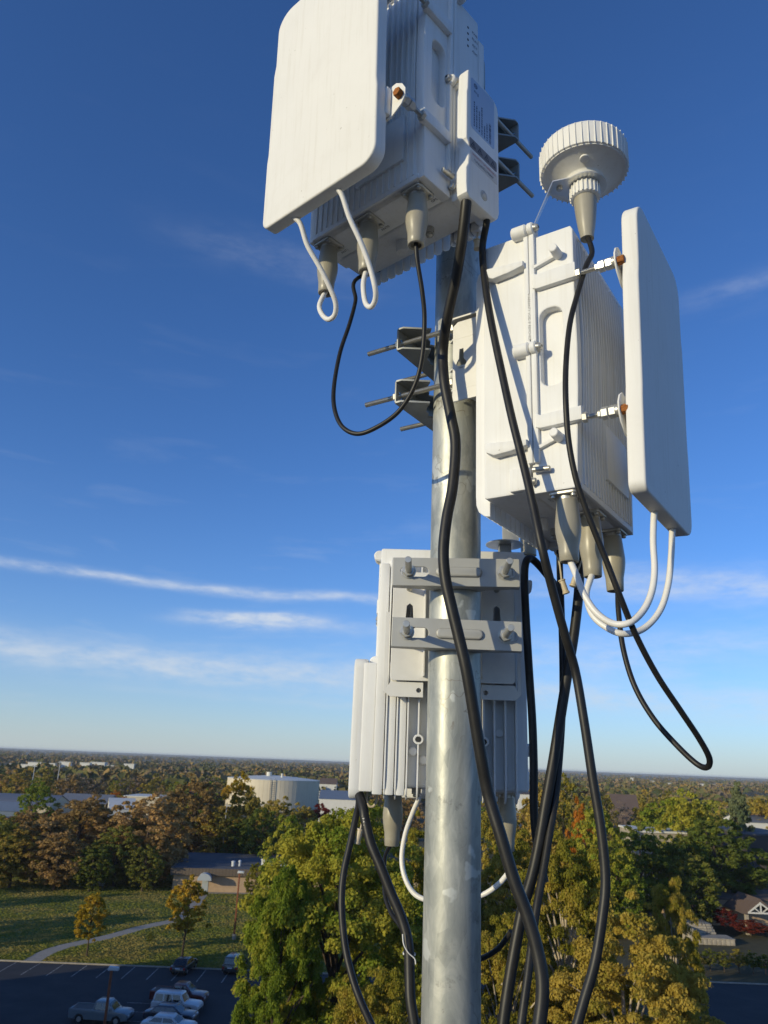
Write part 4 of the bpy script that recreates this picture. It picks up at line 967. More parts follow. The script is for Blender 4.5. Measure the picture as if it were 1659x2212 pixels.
# ------------------------------------------------------------------ woods towards the horizon
TANK_Y = 395.0
rr = random.Random(11)
kinds = ['green', 'dkgreen', 'olive', 'olive', 'gold', 'brown', 'grey', 'olive', 'dkgreen', 'brown']
words = {'green': 'green', 'dkgreen': 'dark green', 'olive': 'olive', 'gold': 'golden', 'brown': 'russet', 'grey': 'bare grey-brown', 'orange': 'orange', 'red': 'red', 'yellow': 'yellow'}
cnt = 0
slots = []; used_labels = set()
for Y in (232, 265, 308, 360, 425):
    step = max(15, 78 * 170 / Y); x = -60 - rr.random() * step
    while x < 1720:
        slots.append((x + rr.uniform(-.3, .3) * step, Y * rr.uniform(.95, 1.05))); x += step * rr.uniform(.75, 1.15)
for (px, Y) in slots:
    h = rr.uniform(9, 15) * (0.9 if Y < 300 else 1.0); kind = rr.choice(kinds)
    d = ray(px, 1647); X = d.x / d.y * Y
    tp = Vector((X, Y, h)) - EYE; py = 1106 - 1660 * tp.dot(_U) / tp.dot(_F); pxx = 829.5 + 1660 * tp.dot(_R) / tp.dot(_F)
    if 485 < pxx < 702 and Y < TANK_Y + 25: continue                # the tank stands clear
    if pxx < 225 and Y < 330 and Y > 215: h *= .55                  # low in front of the warehouse
    if 225 <= pxx < 335 and Y < 300: continue
    if 690 <= pxx < 790 and Y < 400: h *= .45
    if 150 < pxx < 400 and rr.random() < .55: kind = rr.choice(['grey', 'grey', 'brown'])
    if pxx > 1250 and rr.random() < .3: kind = rr.choice(['gold', 'green', 'olive'])
    if rr.random() < .04: kind = rr.choice(['red', 'orange'])
    if 600 < pxx < 905 and py > 1748: continue                       # nothing of it would show behind the maple
    if 905 < pxx < 1050: continue
    zone = next(w for lim, w in ((60, 'at the left edge'), (120, 'above the cream warehouse'), (230, 'above the second warehouse'), (300, 'above the white-roofed warehouse'), (400, 'above the broad russet trees'), (500, 'left of the storage tank'), (600, 'behind the left half of the tank'), (700, 'behind the right half of the tank'), (905, 'right of the storage tank'), (1150, 'right of the pole'), (1240, 'between the slanting cables'), (1330, 'around the hanging cable'), (1420, 'under the pointed cable loop'), (1500, 'right of the pointed cable loop'), (1580, 'left of the conifer'), (9999, 'at the right edge')) if pxx < lim)
    row = ['nearest', 'second', 'middle', 'fourth', 'farthest'][min(range(5), key=lambda i: abs(Y - (232, 265, 308, 360, 425)[i]))]
    size = 'tall ' if h > 13 else ('low ' if h < 10.6 else '')
    dist = row
    words_l = f'{size}{words[kind]} tree, {row} woods row {zone}'
    while words_l in used_labels: words_l += ', farther right' if not words_l.endswith('right') else ' still'
    used_labels.add(words_l)
    plant_tree(kind, 'mid' if Y < 290 else 'far', 1 + cnt % 3, (X, Y), h, h * rr.uniform(.36, .5), words_l, 'trees in the woods ' + zone, rr.uniform(0, 6.28)); cnt += 1

def far_woods():
    rg = np.random.default_rng(3); n = 6200
    Y = 470 * (5600 / 470) ** rg.random(n) ** 1.1; X = Y * rg.uniform(-.66, .72, n)
    clear = (np.sin(X / 150 + 1.3) * np.sin(Y / 210 + .7) > .5) & (Y > 560); X, Y = X[~clear], Y[~clear]; n = len(X)      # fields between the woods
    h = rg.uniform(8, 15, n); R = h * rg.uniform(.45, .75, n); per = 26
    cid = np.repeat(np.arange(n), per); m = len(cid)
    q = rg.normal(size=(m, 3)); q /= np.linalg.norm(q, axis=1)[:, None]; q[:, 2] = np.abs(q[:, 2]) * 1.0 - .35
    c = np.stack([X, Y, h * .5], 1)
    pos = c[cid] + q * np.stack([R, R, h * .5], 1)[cid] * rg.uniform(.6, 1, m)[:, None]
    nor = q + rg.normal(size=(m, 3)) * .5; nor /= np.linalg.norm(nor, axis=1)[:, None]
    t = np.cross(nor, rg.normal(size=(m, 3))); t /= np.linalg.norm(t, axis=1)[:, None]; b = np.cross(nor, t)
    s = (R[cid] * rg.uniform(.35, .7, m))[:, None]
    v = np.stack([pos - t * s * .5, pos - b * s * .5, pos + t * s * .5, pos + b * s * .5], 1).reshape(-1, 3)
    me = bpy.data.meshes.new('far_woods'); me.vertices.add(len(v)); me.vertices.foreach_set('co', v.astype(np.float32).ravel())
    me.loops.add(len(v)); me.loops.foreach_set('vertex_index', np.arange(len(v), dtype=np.int32))
    me.polygons.add(m); me.polygons.foreach_set('loop_start', np.arange(0, 4 * m, 4, dtype=np.int32)); me.polygons.foreach_set('loop_total', np.full(m, 4, dtype=np.int32))
    tm = NT('far_foliage'); vv = tm.coord()
    vo = tm.n('ShaderNodeTexVoronoi'); vo.inputs['Scale'].default_value = .055; tm.l(vv, vo.inputs['Vector']); sp = tm.n('ShaderNodeSeparateColor'); tm.l(vo.outputs['Color'], sp.inputs[0])
    tm.color(tm.ramp(sp.outputs[0], [(0.0, (.080, .095, .030)), (.35, (.150, .140, .045)), (.6, (.210, .150, .055)), (.8, (.190, .145, .095)), (1.0, (.330, .210, .055))])); tm.set(.9, 0, .1)
    me.update(calc_edges=True); me.materials.append(tm.m)
    o = link('far_woods', me); tag(o, 'hazy autumn woods running out to the horizon', 'woods', kind='stuff')
far_woods()

def grass():
    rg = np.random.default_rng(8); n = 95000
    y = KY + .3 + (178 - KY) * rg.random(n) ** 1.3; x = -.62 * y + rg.random(n) * (.62 * y + 6)
    path = [ground_at(*p) for p in [(62, 2080), (100, 2058), (140, 2044), (198, 2032), (248, 2020), (298, 2006), (341, 1996), (380, 1987), (412, 1964), (432, 1937), (440, 1929), (480, 1929), (600, 1932)]]
    keep = np.ones(n, bool)
    for a, b in zip(path[:-1], path[1:]):
        d = np.array([b.x - a.x, b.y - a.y]); L2 = d @ d; t = np.clip(((x - a.x) * d[0] + (y - a.y) * d[1]) / L2, 0, 1)
        keep &= np.hypot(x - a.x - t * d[0], y - a.y - t * d[1]) > 1.05
    x, y = x[keep], y[keep]; n = len(x)
    a = rg.uniform(0, 2 * pi, n); w = rg.uniform(.10, .26, n); h = rg.uniform(.05, .13, n); dx, dy = np.cos(a) * w, np.sin(a) * w; lx, ly = rg.normal(scale=.04, size=(2, n))
    v = np.stack([np.stack([x - dx, y - dy, np.zeros(n)], 1), np.stack([x + dx, y + dy, np.zeros(n)], 1), np.stack([x + dx * .6 + lx, y + dy * .6 + ly, h], 1), np.stack([x - dx * .6 + lx, y - dy * .6 + ly, h * .8], 1)], 1).reshape(-1, 3)
    me = bpy.data.meshes.new('grass'); me.vertices.add(len(v)); me.vertices.foreach_set('co', v.astype(np.float32).ravel())
    me.loops.add(len(v)); me.loops.foreach_set('vertex_index', np.arange(len(v), dtype=np.int32))
    me.polygons.add(n); me.polygons.foreach_set('loop_start', np.arange(0, 4 * n, 4, dtype=np.int32)); me.polygons.foreach_set('loop_total', np.full(n, 4, dtype=np.int32))
    me.update(calc_edges=True); me.materials.append(mat_fleck('grass_blades', (0.130, 0.165, 0.030), (0.230, 0.240, 0.050), (0.360, 0.290, 0.090), 0.12, .4))
    tag(link('grass', me), 'short mown grass of the lawn', 'grass', kind='stuff')
grass()
ORD_ = ['first', 'second', 'third', 'fourth', 'fifth', 'last']
# ------------------------------------------------------------------ buildings
def paint(name, col, rough=0.7, var=0.06, scale=0.6): return mat_simple(name, col, rough, 0, var, scale, spec=0.3)
BRICK = paint('tan_brick', (0.46, 0.32, 0.20), .9, .12, 1.4)
ROOFG = paint('grey_roof_membrane', (0.10, 0.105, 0.115), .9, .25, .35)
FASCIA = paint('brown_metal_fascia', (0.15, 0.115, 0.085), .6)
CREAM = paint('cream_siding', (0.56, 0.48, 0.34)); WHITEW = paint('white_siding', (0.66, 0.64, 0.58)); GREYR = paint('grey_metal_roof', (0.17, 0.18, 0.20), .55)
BLUEG = paint('blue_grey_roof', (0.13, 0.17, 0.24), .6); TANKM = paint('cream_tank_paint', (0.66, 0.575, 0.42), .55, .08, .12); TANKR = paint('pale_tank_roof', (0.66, 0.64, 0.56), .5)
WINM = mat_simple('window_glass', (0.03, 0.035, 0.04), 0.12, 0, .1); BROWNR = paint('brown_shingles', (0.14, 0.10, 0.08), .9); DOORM = paint('pale_door', (0.42, 0.45, 0.47), .5)
RUSTP = paint('red_oxide_post', (0.22, 0.075, 0.035), .7, .3, 3); LAMPH = paint('pale_lamp_housing', (0.55, 0.57, 0.58), .35); GRAVEL = paint('grey_board', (0.2, 0.19, 0.17), .9)
DKWALL = paint('dark_brown_wall', (0.075, 0.065, 0.06), .8)

def building(name, loc, rz, w, d, h, wall, roof, label, windows=(), gable=0.0, overhang=.25, group=None, cat='building', roofname='roof', win_mat=None, split=1):
    """origin at the middle of the front wall foot; the front faces local -y"""
    o = empty(name, (loc[0], loc[1], 0), rz); tag(o, label, cat, group)
    MB().box(-w / 2, w / 2, 0, d, 0, h).build('wall', wall, o)
    if gable > 0:
        MB().prism([(-overhang, h + .02), (d / 2, h + gable), (d + overhang, h + .02), (d / 2, h + gable + .18 + .0)], 'x', -w / 2 - overhang, w / 2 + overhang).build(roofname, roof, o)
        for s in (-1, 1): MB().prism([(0, h), (d, h), (d / 2, h + gable - .05)], 'x', s * w / 2 - (.15 if s > 0 else 0), s * w / 2 + (.15 if s < 0 else 0)).build('gable_end', wall, o)
    else:
        MB().box(-w / 2 - overhang, w / 2 + overhang, -overhang, d + overhang, h + .003, h + .35).build(roofname, roof, o)
    for (x, z, ww, hh) in windows:
        f = MB().box(x - ww / 2, x + ww / 2, -.06, .02, z, z + hh).build('window', WHITEW if wall is not WHITEW else GREYR, o)
        MB().box(x - ww / 2 + .1, x + ww / 2 - .1, -.075, -.058, z + .1, z + hh - .1).build('pane', win_mat or WINM, f)
    return o

# tan brick building at the end of the path
c0 = ground_at(371, 1925); c1 = ground_at(548, 1929)
ux = (c1 - c0).normalized(); W = 34.0
o = building('brick_building', (c0.x + ux.x * W / 2, c0.y + ux.y * W / 2), atan2(ux.y, ux.x), W, 26, 3.3, BRICK, ROOFG, 'low tan brick building with a dark flat roof behind the lawn', overhang=.5)
MB().box(-W / 2 - .52, W / 2 + .52, -.56, -.50, 2.75, 3.95).build('fascia', FASCIA, o)
for k in range(56): 
    x = -W / 2 + .3 + k * .6; part('fascia_seam', 'fseam', lambda: MB().box(-.03, .03, -.60, -.558, 2.78, 3.93).mesh('fascia_seam', FASCIA), o).location = (x, 0, 0)
MB().box(-W / 2 - .56, -W / 2 - .50, -.56, 26.5, 2.75, 3.95).build('fascia', FASCIA, o)
door_x = (ground_at(441, 1927) - c0).dot(ux) - W / 2
MB().box(door_x - .55, door_x + .55, -.06, .02, 0, 2.1).build('door', DOORM, o)
aw = MB()
arc = [(door_x + 1.25 * cos(radians(a)), 2.2 + 1.15 * sin(radians(a))) for a in range(0, 181, 12)]
aw.prism(arc + [(x * .97 + door_x * .03, 2.2 + (z - 2.2) * .93) for x, z in arc[::-1]], 'y', -2.6, -.57); aw.build('awning', DOORM, o)
MB().prism(arc, 'y', -2.62, -2.60).build('awning_front', DOORM, o)
for (x, y, r, h) in ((-6.8, 6, .35, .7), (-5.6, 6.3, .25, .8), (-1.0, 9, .6, .9), (-.2, 9.5, .5, .5), (3, 8, .8, .7)):
    MB().cyl((x, y, 3.65), (x, y, 3.65 + h), r, n=14).lathe([(r * 1.25, 0), (r * 1.2, .12), (r * .5, .26)], (x, y, 3.65 + h), n=14).build('roof_vent', LAMPH, o)

# round storage tank
tl = at(487, 1690, TANK_Y); tr_ = at(688, 1690, TANK_Y); R_T = (tr_.x - tl.x) / 2; cx = (tl.x + tr_.x) / 2
tk = empty('storage_tank', (cx, TANK_Y + R_T * .3, 0)); tag(tk, 'big cream cylindrical storage tank above the autumn trees', 'tank')
HT = at(590, 1686, TANK_Y - R_T * .7).z
MB().lathe([(R_T, 0), (R_T, HT)], n=96).build('wall', TANKM, tk)
MB().lathe([(R_T + .12, HT), (R_T + .12, HT + .22), (R_T - .2, HT + .26), (R_T * .5, HT + 1.3), (.5, HT + 1.9)], n=96).build('roof', TANKR, tk)
for k in range(72):
    a = radians(5 * k); p = part('seam', 'tseam', lambda: MB().box(R_T - .02, R_T + .035, -.05, .05, 0, HT).mesh('seam', TANKM), tk); p.rotation_euler = (0, 0, a)
MB().cyl((-2, -4, HT + 1.3), (-2, -4, HT + 3.4), 1.3, n=20).build('vent', TANKR, tk); MB().cyl((5, -10, HT + 1), (5, -10, HT + 3.0), .5, n=12).build('pipe', TANKR, tk)
sa = radians(-84)
st_ = MB()
for s in (-1, 1): st_.box(R_T + .3, R_T + .5, s * 1.0 - .1, s * 1.0 + .1, 0, HT + 1)
for k in range(16): st_.box(R_T + .3, R_T + .45, -1, 1, k * HT / 16, k * HT / 16 + .12)
so = st_.build('ladder', GREYR, tk); so.rotation_euler = (0, 0, sa)

def gb(px0, px1, py, Y): a = at(px0, py, Y); b = at(px1, py, Y); return (a.x + b.x) / 2, b.x - a.x
def far_building(name, px0, px1, py_top, Y, d, wall, roof, label, gable, rz=0.0, n_win=0, storeys=1, group=None):
    cx, w = gb(px0, px1, py_top, Y); h = at((px0 + px1) / 2, py_top, Y).z
    wins = [(-w / 2 + (i + .5) * w / n_win, 1.0 + s * 3.0, w / n_win * .4, 1.5) for i in range(n_win) for s in range(storeys) if 1.0 + s * 3 + 1.5 < h - .2] if n_win else ()
    return building(name, (cx, Y), rz, w, d, h, wall, roof, label, wins, gable, group=group)
far_building('warehouse', -60, 108, 1738, 262, 18, CREAM, GREYR, 'long cream warehouse with a grey metal roof at the left edge', 2.7, n_win=6)
far_building('warehouse', 118, 226, 1737, 285, 18, CREAM, GREYR, 'second long warehouse with grey roof, right of the green tree', 2.8)
far_building('house', -30, 45, 1752, 240, 8, BLUEG, BLUEG, 'blue-grey shed in front of the cream warehouse', 2.2)
far_building('warehouse', 238, 292, 1748, 272, 20, WHITEW, WHITEW, 'white-roofed warehouse above the broad russet tree', 2.8, rz=.35)
far_building('warehouse', 268, 345, 1722, 330, 20, CREAM, TANKR, 'cream flat-roofed hall behind the white-roofed warehouse', 0)
far_building('house', 690, 727, 1694, 470, 12, WHITEW, BROWNR, 'white two-storey house right of the round tank', 3.0, n_win=4, storeys=2)
far_building('warehouse', 690, 770, 1727, 330, 14, WHITEW, BLUEG, 'low hall with a blue roof right of the round tank', 3.0)
far_building('house', 1315, 1378, 1748, 252, 12, BROWNR, BROWNR, 'brown shingled house in the woods right of the hanging cable', 4.0, rz=-.2, n_win=5)
far_building('house', 1120, 1165, 1716, 240, 10, WHITEW, BROWNR, 'white house behind the slanting cables', 0.6)
far_building('office_building', 1385, 1490, 1800, 165, 14, STONE, WHITEW, 'pale building with a white roof mostly hidden by green trees', 0, n_win=6)
far_building('hall', 1612, 1730, 1806, 178, 22, DKWALL, ROOFG, 'dark-walled flat-roofed building cut by the right edge', 0)
far_building('hall', 1600, 1720, 1778, 225, 12, WHITEW, GREYR, 'white-walled shed behind the dark flat-roofed building', 1.5)

# gabled porch, stone wall and steps at the right edge
gp = ground_at(1637, 2020); Yp = gp.y
pr = empty('porch', (gp.x + .6, Yp, 0)); tag(pr, 'gabled entrance porch with white timber truss at the right edge', 'porch')
pk = Yp / 1660
hw = 26 * pk; ze = at(1618, 1972, Yp).z; za = at(1637, 1940, Yp).z
for s in (-1, 1): MB().box(s * hw - .25, s * hw + .25, -.25, .25, 0, ze).build('pillar', STONE, pr)
MB().prism([(-hw - .7, ze - .1), (0, za), (hw + .7, ze - .1), (hw + .2, ze - .1), (0, za - .55), (-hw - .2, ze - .1)], 'y', -.6, 7).build('roof', BROWNR, pr)
tr2 = MB(); tr2.box(-hw, hw, -.72, -.62, ze, ze + .22)
tr2.box(-.1, .1, -.72, -.62, ze + .22, za - .5)
for s in (-1, 1):
    tr2.prism([(s * hw, ze + .2), (s * (hw - .35), ze + .2), (0, za - .8), (0, za - .5)], 'y', -.73, -.61)
    tr2.prism([(s * .1, ze + .2), (s * .3, ze + .2), (s * hw * .52, ze + (za - ze) * .34), (s * hw * .45, ze + (za - ze) * .40)], 'y', -.715, -.625)
tr2.build('truss', WHITEW, pr)
MB().box(-hw - 9, hw + 14, 7, 18, 0, ze + .8).build('wall', BRICK, pr); MB().box(-hw - 9.3, hw + 14.3, 6.7, 18.3, ze + .803, ze + 1.1).build('eaves', BROWNR, pr)
a = ground_at(1500, 2040); b = ground_at(1590, 2044)
sw = empty('stone_wall', ((a.x + b.x) / 2, a.y, 0)); tag(sw, 'low pale stone retaining wall with steps beside the red shrubs', 'wall')
L_ = (b.x - a.x)
for k in range(9):
    MB().box(-L_ / 2 + k * L_ / 9 + .02, -L_ / 2 + (k + 1) * L_ / 9 - .02, 0, .4, 0, .75, .03).build('stone', STONE, sw)
MB().box(-L_ / 2, L_ / 2, -.06, .5, .753, .90, .03).build('coping', STONE, sw)
for k in range(4): MB().box(-L_ / 2 + .2, L_ / 2 - 1.5, 3.0 + k * .45, 8.0, .9 + k * .28, 1.18 + k * .28, .02).build('step', STONE, sw)
MB().box(-L_ / 2, L_ / 2, .5, 3.0, 0, .88).build('landing', CONC, sw); MB().box(-L_ / 2 - .6, -L_ / 2 + .2, .3, 8, 0, 2.0, .03).build('cheek', STONE, sw)
hd = MB().tube([Vector((0, 2.6, .9)), Vector((0, 2.6, 1.8)), Vector((0, 4.2, 2.7)), Vector((0, 4.3, 1.8))], .05, 8).build('handrail', DKWALL, sw)

for i, (px, py) in enumerate(((1505, 2100), (1535, 2098), (1565, 2100), (1597, 2102), (1628, 2104), (1655, 2106))):
    g = ground_at(px, py); tp = at(px, py - 42 - (i * 7) % 11, g.y)
    plant_tree(('olive', 'dkgreen', 'dkgreen', 'olive', 'dkgreen', 'dkgreen')[i], 'small', 1 + i % 2, g, tp.z, 24 / 1660 * g.y, ORD_[i] + ' shrub from the left in the bank under the stone wall', 'shrubs in the bank under the stone wall', rz=i, name='shrub', cat='shrub')
# unseen block added beyond the left edge, sized so its shade covers the lot
building('shade_block', (-66.5, 22), 0, 17, 44, 20, BRICK, ROOFG, 'unseen brick block added beyond the left edge to shade the parking lot')
# the roof the mast stands on
rf = MB().box(-14, 16, -14, 2.6, ROOF_Z - .4, ROOF_Z).build('roof', ROOFG); rf['kind'] = 'structure'
hb = building('host_building', (1, 2.55), pi, 29.9, 16.5, ROOF_Z - .76, BRICK, ROOFG, 'building whose roof carries the mast', overhang=.0)

# small white buildings on the skyline
rr = random.Random(4)
ORD = 'first second third fourth fifth sixth seventh eighth ninth tenth eleventh twelfth thirteenth fourteenth fifteenth'.split(); seen_ = {0: 0, 1: 0}
def speck(px0, px1, py, Y, mat=None):
    cx, w = gb(px0, px1, py, Y); w *= rr.uniform(.55, 1.0); cx += rr.uniform(-.3, .3) * w; h = max(5.0, at((px0 + px1) / 2, py, Y).z * rr.uniform(.34, .58))
    k_ = int(px0 > 640); seen_[k_] += 1
    o = empty('distant_building', (cx, Y, 0)); tag(o, ('pale speck of a building among far trees, ' if py > 1645 and not k_ else 'tiny pale skyline building, ') + ORD[seen_[k_] - 1] + ' one counted ' + ('left of the tank' if px0 < 640 else 'right of the pole'), 'building', 'tiny pale buildings on the skyline ' + ('left of the storage tank' if px0 < 640 else 'right of the pole'))
    MB().box(-w / 2, w / 2, 0, w * .6, 0, h).build('wall', mat or WHITEW, o); MB().box(-w / 2 - .4, w / 2 + .4, -.4, w * .6 + .4, h + .05, h + .6).build('roof', GREYR if rr.random() < .5 else WHITEW, o)
for (a_, b_, y_) in ((24, 34, 1627), (32, 62, 1636), (66, 100, 1633), (108, 126, 1629), (128, 160, 1628), (165, 196, 1630), (196, 228, 1631), (232, 262, 1633), (262, 300, 1635), (302, 312, 1641), (318, 336, 1641), (344, 374, 1642), (20, 30, 1646), (90, 100, 1652), (55, 62, 1664)):
    speck(a_, b_, y_ + 1, rr.uniform(900, 1000) if y_ < 1645 else 620, rr.choice([WHITEW, WHITEW, CREAM]))
for (a_, b_, y_) in ((1362, 1368, 1663), (1408, 1440, 1668), (1440, 1475, 1669), (1496, 1525, 1671), (1530, 1552, 1672), (1590, 1612, 1674)):
    speck(a_, b_, y_ + 7, rr.uniform(1500, 1700))

# poles far left
for i, (px, y0, y1, Y) in enumerate(((131, 1643, 1690, 420), (76, 1652, 1690, 420), (490, 1740, 1830, 190))):
    a = at(px, y0, Y); u = empty('utility_pole', (a.x, Y, 0)); tag(u, ('thin pale utility pole above the green warehouse tree', 'thin pale utility pole nearest the left edge', 'grey pole standing behind the brick building')[i], 'pole', 'utility poles')
    MB().cyl((0, 0, 0), (0, 0, a.z), .22 if i < 2 else .10, .12 if i < 2 else .08, n=10).build('shaft', LAMPH, u); MB().box(-1.2, 1.2, -.08, .08, a.z - .9, a.z - .7).build('crossarm', LAMPH, u) if i < 2 else MB().box(-.1, .9, -.1, .1, a.z - .15, a.z + .05).build('lamp_head', LAMPH, u)

# rust-red lamp posts
def lamp_post(base, top, label):
    o = empty('lamp_post', (base.x, base.y, 0)); tag(o, label, 'lamp post', 'rust-red lamp posts')
    H_ = top.z; MB().cyl((0, 0, 0), (0, 0, .7), .26, n=16, ch=.03).build('footing', CONC, o)
    MB().box(-.10, .10, -.10, .10, .7, H_ - .12, .015).build('post', RUSTP, o)
    MB().box(-.15, .15, -.15, .15, .7, .74).build('base_plate', RUSTP, o)
    MB().prism([(-.30, H_ - .12), (.62, H_ - .12), (.60, H_ + .12), (-.22, H_ + .18)], 'y', -.22, .22, .02).build('lamp_head', LAMPH, o)
    return o
b_ = ground_at(221, 2250); lamp_post(b_, at(240, 2092, b_.y), 'rust-red lamp post with a pale lamp head rising from the parking lot')
b_ = ground_at(505, 2030); lamp_post(b_, at(519, 1884, b_.y), 'tall rust-red lamp post on the lawn in front of the brick building')
# bench under the trees
b_ = ground_at(209, 1918); bn = empty('bench', (b_.x, b_.y, 0), .05); tag(bn, 'pale slatted bench under the dark trees', 'bench')
for k in range(3): MB().box(-1.2, 1.2, -.25 + k * .17, -.11 + k * .17, .45, .50).build('seat_slat', LAMPH, bn)
for k in range(3): MB().box(-1.2, 1.2, .26, .31, .60 + k * .16, .72 + k * .16).build('back_slat', LAMPH, bn)
for s in (-1, 1):
    MB().box(s * 1.0 - .04, s * 1.0 + .04, -.2, -.12, 0, .45).build('leg', GREYR, bn); MB().box(s * 1.0 - .04, s * 1.0 + .04, .2, .26, 0, 1.02).build('leg', GREYR, bn)

# ------------------------------------------------------------------ cars
def car_paint(name, col):
    t = NT(name); t.set(.28, 0.0, .5); t.color(col); t.b.inputs['Coat Weight'].default_value = .6; t.b.inputs['Coat Roughness'].default_value = .06; return t.m
TYRE = mat_simple('tyre', (.02, .02, .02), .85); RIM = mat_simple('rim', (.4, .4, .4), .35, .8); GLASS = mat_simple('car_glass', (.012, .014, .016), .06, 0, 0, spec=.8)
HEADL = mat_simple('headlamp', (.6, .6, .6), .1); TAILL = mat_simple('tail_lamp', (.25, .01, .01), .2); PLATE = mat_simple('number_plate', (.5, .52, .55), .4); BLACKP = mat_simple('black_trim', (.015, .015, .015), .5)
def vehicle(kind, loc, heading, pm, label, cat):
    """front along local +x"""
    o = empty(kind, (loc[0], loc[1], 0.012), heading); tag(o, label, cat, 'vehicles in the parking lot')
    if kind == 'pickup': L, Wd, belt, roof, c0_, c1_, t0, t1, hood = 5.5, 1.92, 1.12, 1.80, -.55, 1.55, -.40, .72, 1.08
    elif kind == 'suv': L, Wd, belt, roof, c0_, c1_, t0, t1, hood = 4.6, 1.85, 1.05, 1.78, -2.22, .95, -2.05, .48, 1.05
    else: L, Wd, belt, roof, c0_, c1_, t0, t1, hood = 4.7, 1.80, .93, 1.44, -1.95, 1.25, -1.15, .35, .93
    h = L / 2; w = Wd / 2; wx = (h * .63, -h * .62); wr = .36 if kind != 'sedan' else .33
    def arch(x): return [(x + (wr + .06) * cos(radians(a)), wr * .92 + (wr + .06) * sin(radians(a))) for a in range(180, -1, -30)] if False else [(x - (wr + .07) * cos(radians(a)), .34 + (wr + .07) * sin(radians(a))) for a in range(0, 181, 30)]
    bot = [(-h, .42)] + arch(wx[1]) + arch(wx[0]) + [(h, .42)]
    top = [(h + .02, .62), (h - .04, hood - .22), (h - .28, hood - .08), (c1_, hood)]
    if kind == 'pickup': top += [(c0_, belt), (-h + .02, belt), (-h, belt - .06)]
    elif kind == 'suv': top += [(-h + .04, belt), (-h, belt - .1)]
    else: top += [(c0_, belt + .02), (-h + .10, belt - .02), (-h, belt - .16)]
    MB().prism(bot + top, 'y', -w, w, .045, 3).build('body', pm, o, 40)
    # cabin: tapered greenhouse
    def frustum(x0, x1, X0, X1, wb, wt, zb, zt, name, mat, parent, bev=.05):
        m = MB(); lo = [m.bm.verts.new(p) for p in ((x0, -wb, zb), (x1, -wb, zb), (x1, wb, zb), (x0, wb, zb))]; hi = [m.bm.verts.new(p) for p in ((X0, -wt, zt), (X1, -wt, zt), (X1, wt, zt), (X0, wt, zt))]
        m.loft([lo, hi]); bmesh.ops.bevel(m.bm, geom=list(m.bm.edges), offset=bev, segments=3, profile=.5, affect='EDGES'); return m.build(name, mat, parent, 40)
    cb = frustum(c0_, c1_, t0, t1, w - .06, w - .22, belt - .06, roof, 'cabin', pm, o)
    def quad(name, pts): 
        me = bpy.data.meshes.new(name); me.from_pydata(pts, [], [(0, 1, 2, 3)]); me.update(); link(name, finish(me, GLASS, None), cb)
    zb, zt = belt + .06, roof - .12
    def ex(z, a, b): k = (z - belt + .06) / (roof - belt + .06); return a + (b - a) * k
    for s in (-1, 1):
        def sp(x, z): return (x, s * (ex(z, w - .06, w - .22) + .012), z)
        lo0, lo1 = ex(zb, c0_, t0) + .12, ex(zb, c1_, t1) - .18; up0, up1 = ex(zt, c0_, t0) + .10, ex(zt, c1_, t1) - .12
        n = 3 if kind == 'suv' else 2
        for k in range(n):
            a, b = k / n, (k + 1) / n; g = .05
            quad('side_window', [sp(lo0 + (lo1 - lo0) * a + g, zb), sp(lo0 + (lo1 - lo0) * b - g, zb), sp(up0 + (up1 - up0) * b - g, zt), sp(up0 + (up1 - up0) * a + g, zt)][::(1 if s < 0 else -1)])
    for (xb, xt, sg, nm) in ((c1_, t1, 1, 'windscreen'), (c0_, t0, -1, 'rear_window')):
        x0_, x1_ = ex(zb, xb, xt) + sg * .012, ex(zt, xb, xt) + sg * .012; y0_, y1_ = ex(zb, w - .06, w - .22) - .12, ex(zt, w - .06, w - .22) - .10
        quad(nm, [(x0_, -y0_, zb), (x0_, y0_, zb), (x1_, y1_, zt), (x1_, -y1_, zt)][::sg])
    if kind == 'pickup':
        MB().box(-h + .14, c0_ - .10, -w + .12, w - .12, belt - .02, belt + .004).build('bed', BLACKP, o)
        MB().box(-h + .02, c0_ - .04, -w + .02, -w + .10, belt + .001, belt + .05, .01).build('bed_rail', pm, o); MB().box(-h + .02, c0_ - .04, w - .10, w - .02, belt + .001, belt + .05, .01).build('bed_rail', pm, o)
    for x in wx:
        for s in (-1, 1):
            wl = MB().cyl((x, s * (w - .22), wr), (x, s * (w - .005), wr), wr, n=24, ch=.03).build('wheel', TYRE, o)
            MB().cyl((x, s * (w - .01), wr), (x, s * (w + .008), wr), wr * .6, n=18, ch=.01).build('rim', RIM, wl)
    for s in (-1, 1):
        MB().box(h - .10, h + .035, s * (w - .42) - .17, s * (w - .42) + .17, .66, .82, .02).build('headlight', HEADL, o)
        MB().box(-h - .02, -h + .08, s * (w - .16) - .12, s * (w - .16) + .12, .62, .86, .02).build('tail_light', TAILL, o)
        MB().box(ex(zb, c1_, t1) - .42, ex(zb, c1_, t1) - .24, s * (w + .02), s * (w + .17), belt + .06, belt + .20, .02).build('mirror', pm, o) if s < 0 else MB().box(ex(zb, c1_, t1) - .42, ex(zb, c1_, t1) - .24, w + .02, w + .17, belt + .06, belt + .20, .02).build('mirror', pm, o)
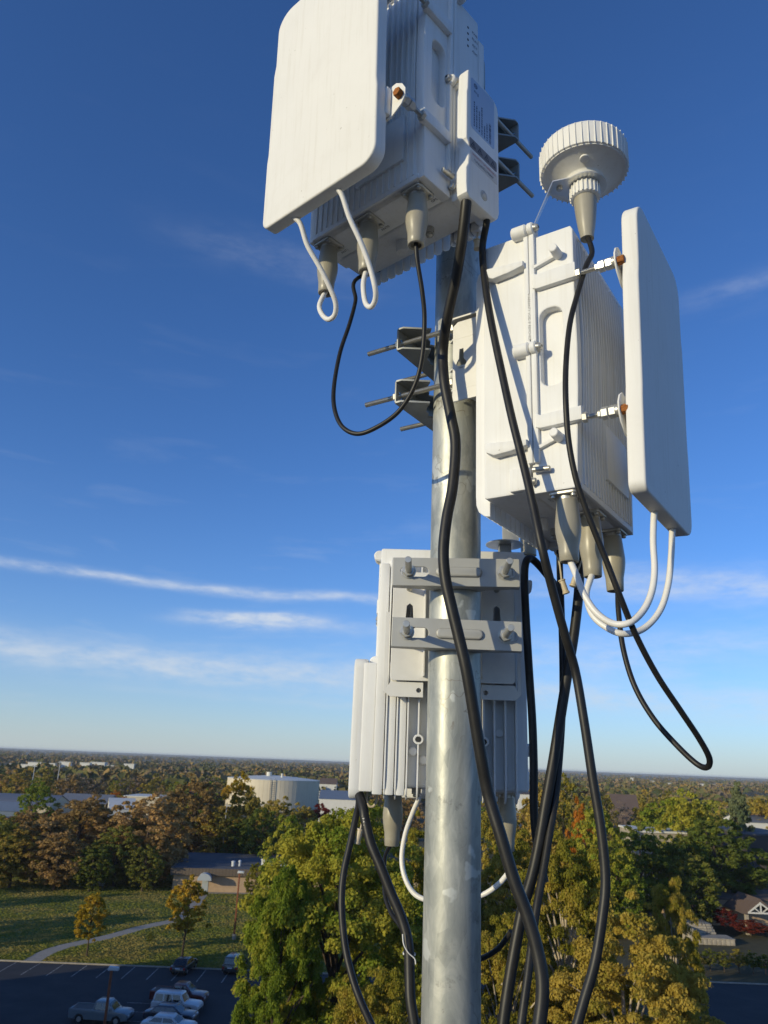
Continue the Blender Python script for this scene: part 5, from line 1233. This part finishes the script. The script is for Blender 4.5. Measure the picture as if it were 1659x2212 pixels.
    MB().box(h - .02, h + .06, -w + .12, w - .12, .40, .56, .02).build('bumper', BLACKP, o); MB().box(-h - .07, -h + .02, -w + .12, w - .12, .40, .56, .02).build('bumper', BLACKP, o)
    MB().box(-h - .085, -h - .02, -.26, .26, .70, .82).build('number_plate', PLATE, o)
    return o
PW = car_paint('white_car_paint', (.52, .53, .54)); PS = car_paint('pale_car_paint', (.15, .18, .195)); PRED = car_paint('maroon_car_paint', (.10, .018, .016)); PB = car_paint('navy_car_paint', (.02, .028, .045)); PK = car_paint('black_car_paint', (.012, .013, .016)); PG = car_paint('dark_green_car_paint', (.015, .022, .02))
def park(kind, px, py, heading, pm, label, cat):
    g = ground_at(px, py); return vehicle(kind, (g.x, g.y), radians(heading), pm, label, cat)
park('pickup', 217, 2207, -4, PS, 'pale silver pickup standing alone left of the parked row', 'pickup')
park('pickup', 386, 2167, -5, PRED, 'dark maroon pickup, farthest of the parked row', 'pickup')
park('suv', 381, 2188, -6, PW, 'white boxy SUV between the maroon pickup and the navy sedan', 'SUV')
park('sedan', 368, 2208, -6, PB, 'dark navy sedan right in front of the white SUV', 'car')
park('sedan', 363, 2232, -6, PW, 'white car cut by the bottom edge, nearest of the parked row', 'car')
park('sedan', 397, 2098, 84, PK, 'black car parked against the kerb, left of the two', 'car')
park('suv', 507, 2097, 84, PG, 'dark SUV parked against the kerb beside the green tree', 'SUV')
# ------------------------------------------------------------------ the air between here and the horizon
hz = MB().box(-9000, 9000, -400, 9000, -1.0, CAM_Z + 3.2).build('haze', None)
tag(hz, 'thin pale haze over the distant woods', 'haze', kind='stuff')
hm = bpy.data.materials.new('haze_air'); hm.use_nodes = True; nt = hm.node_tree; nt.nodes.clear()
ho = nt.nodes.new('ShaderNodeOutputMaterial'); pv = nt.nodes.new('ShaderNodeVolumePrincipled'); pv.inputs['Color'].default_value = (.80, .86, .95, 1); pv.inputs['Density'].default_value = .00009
nt.links.new(pv.outputs[0], ho.inputs['Volume']); hz.data.materials.clear(); hz.data.materials.append(hm)
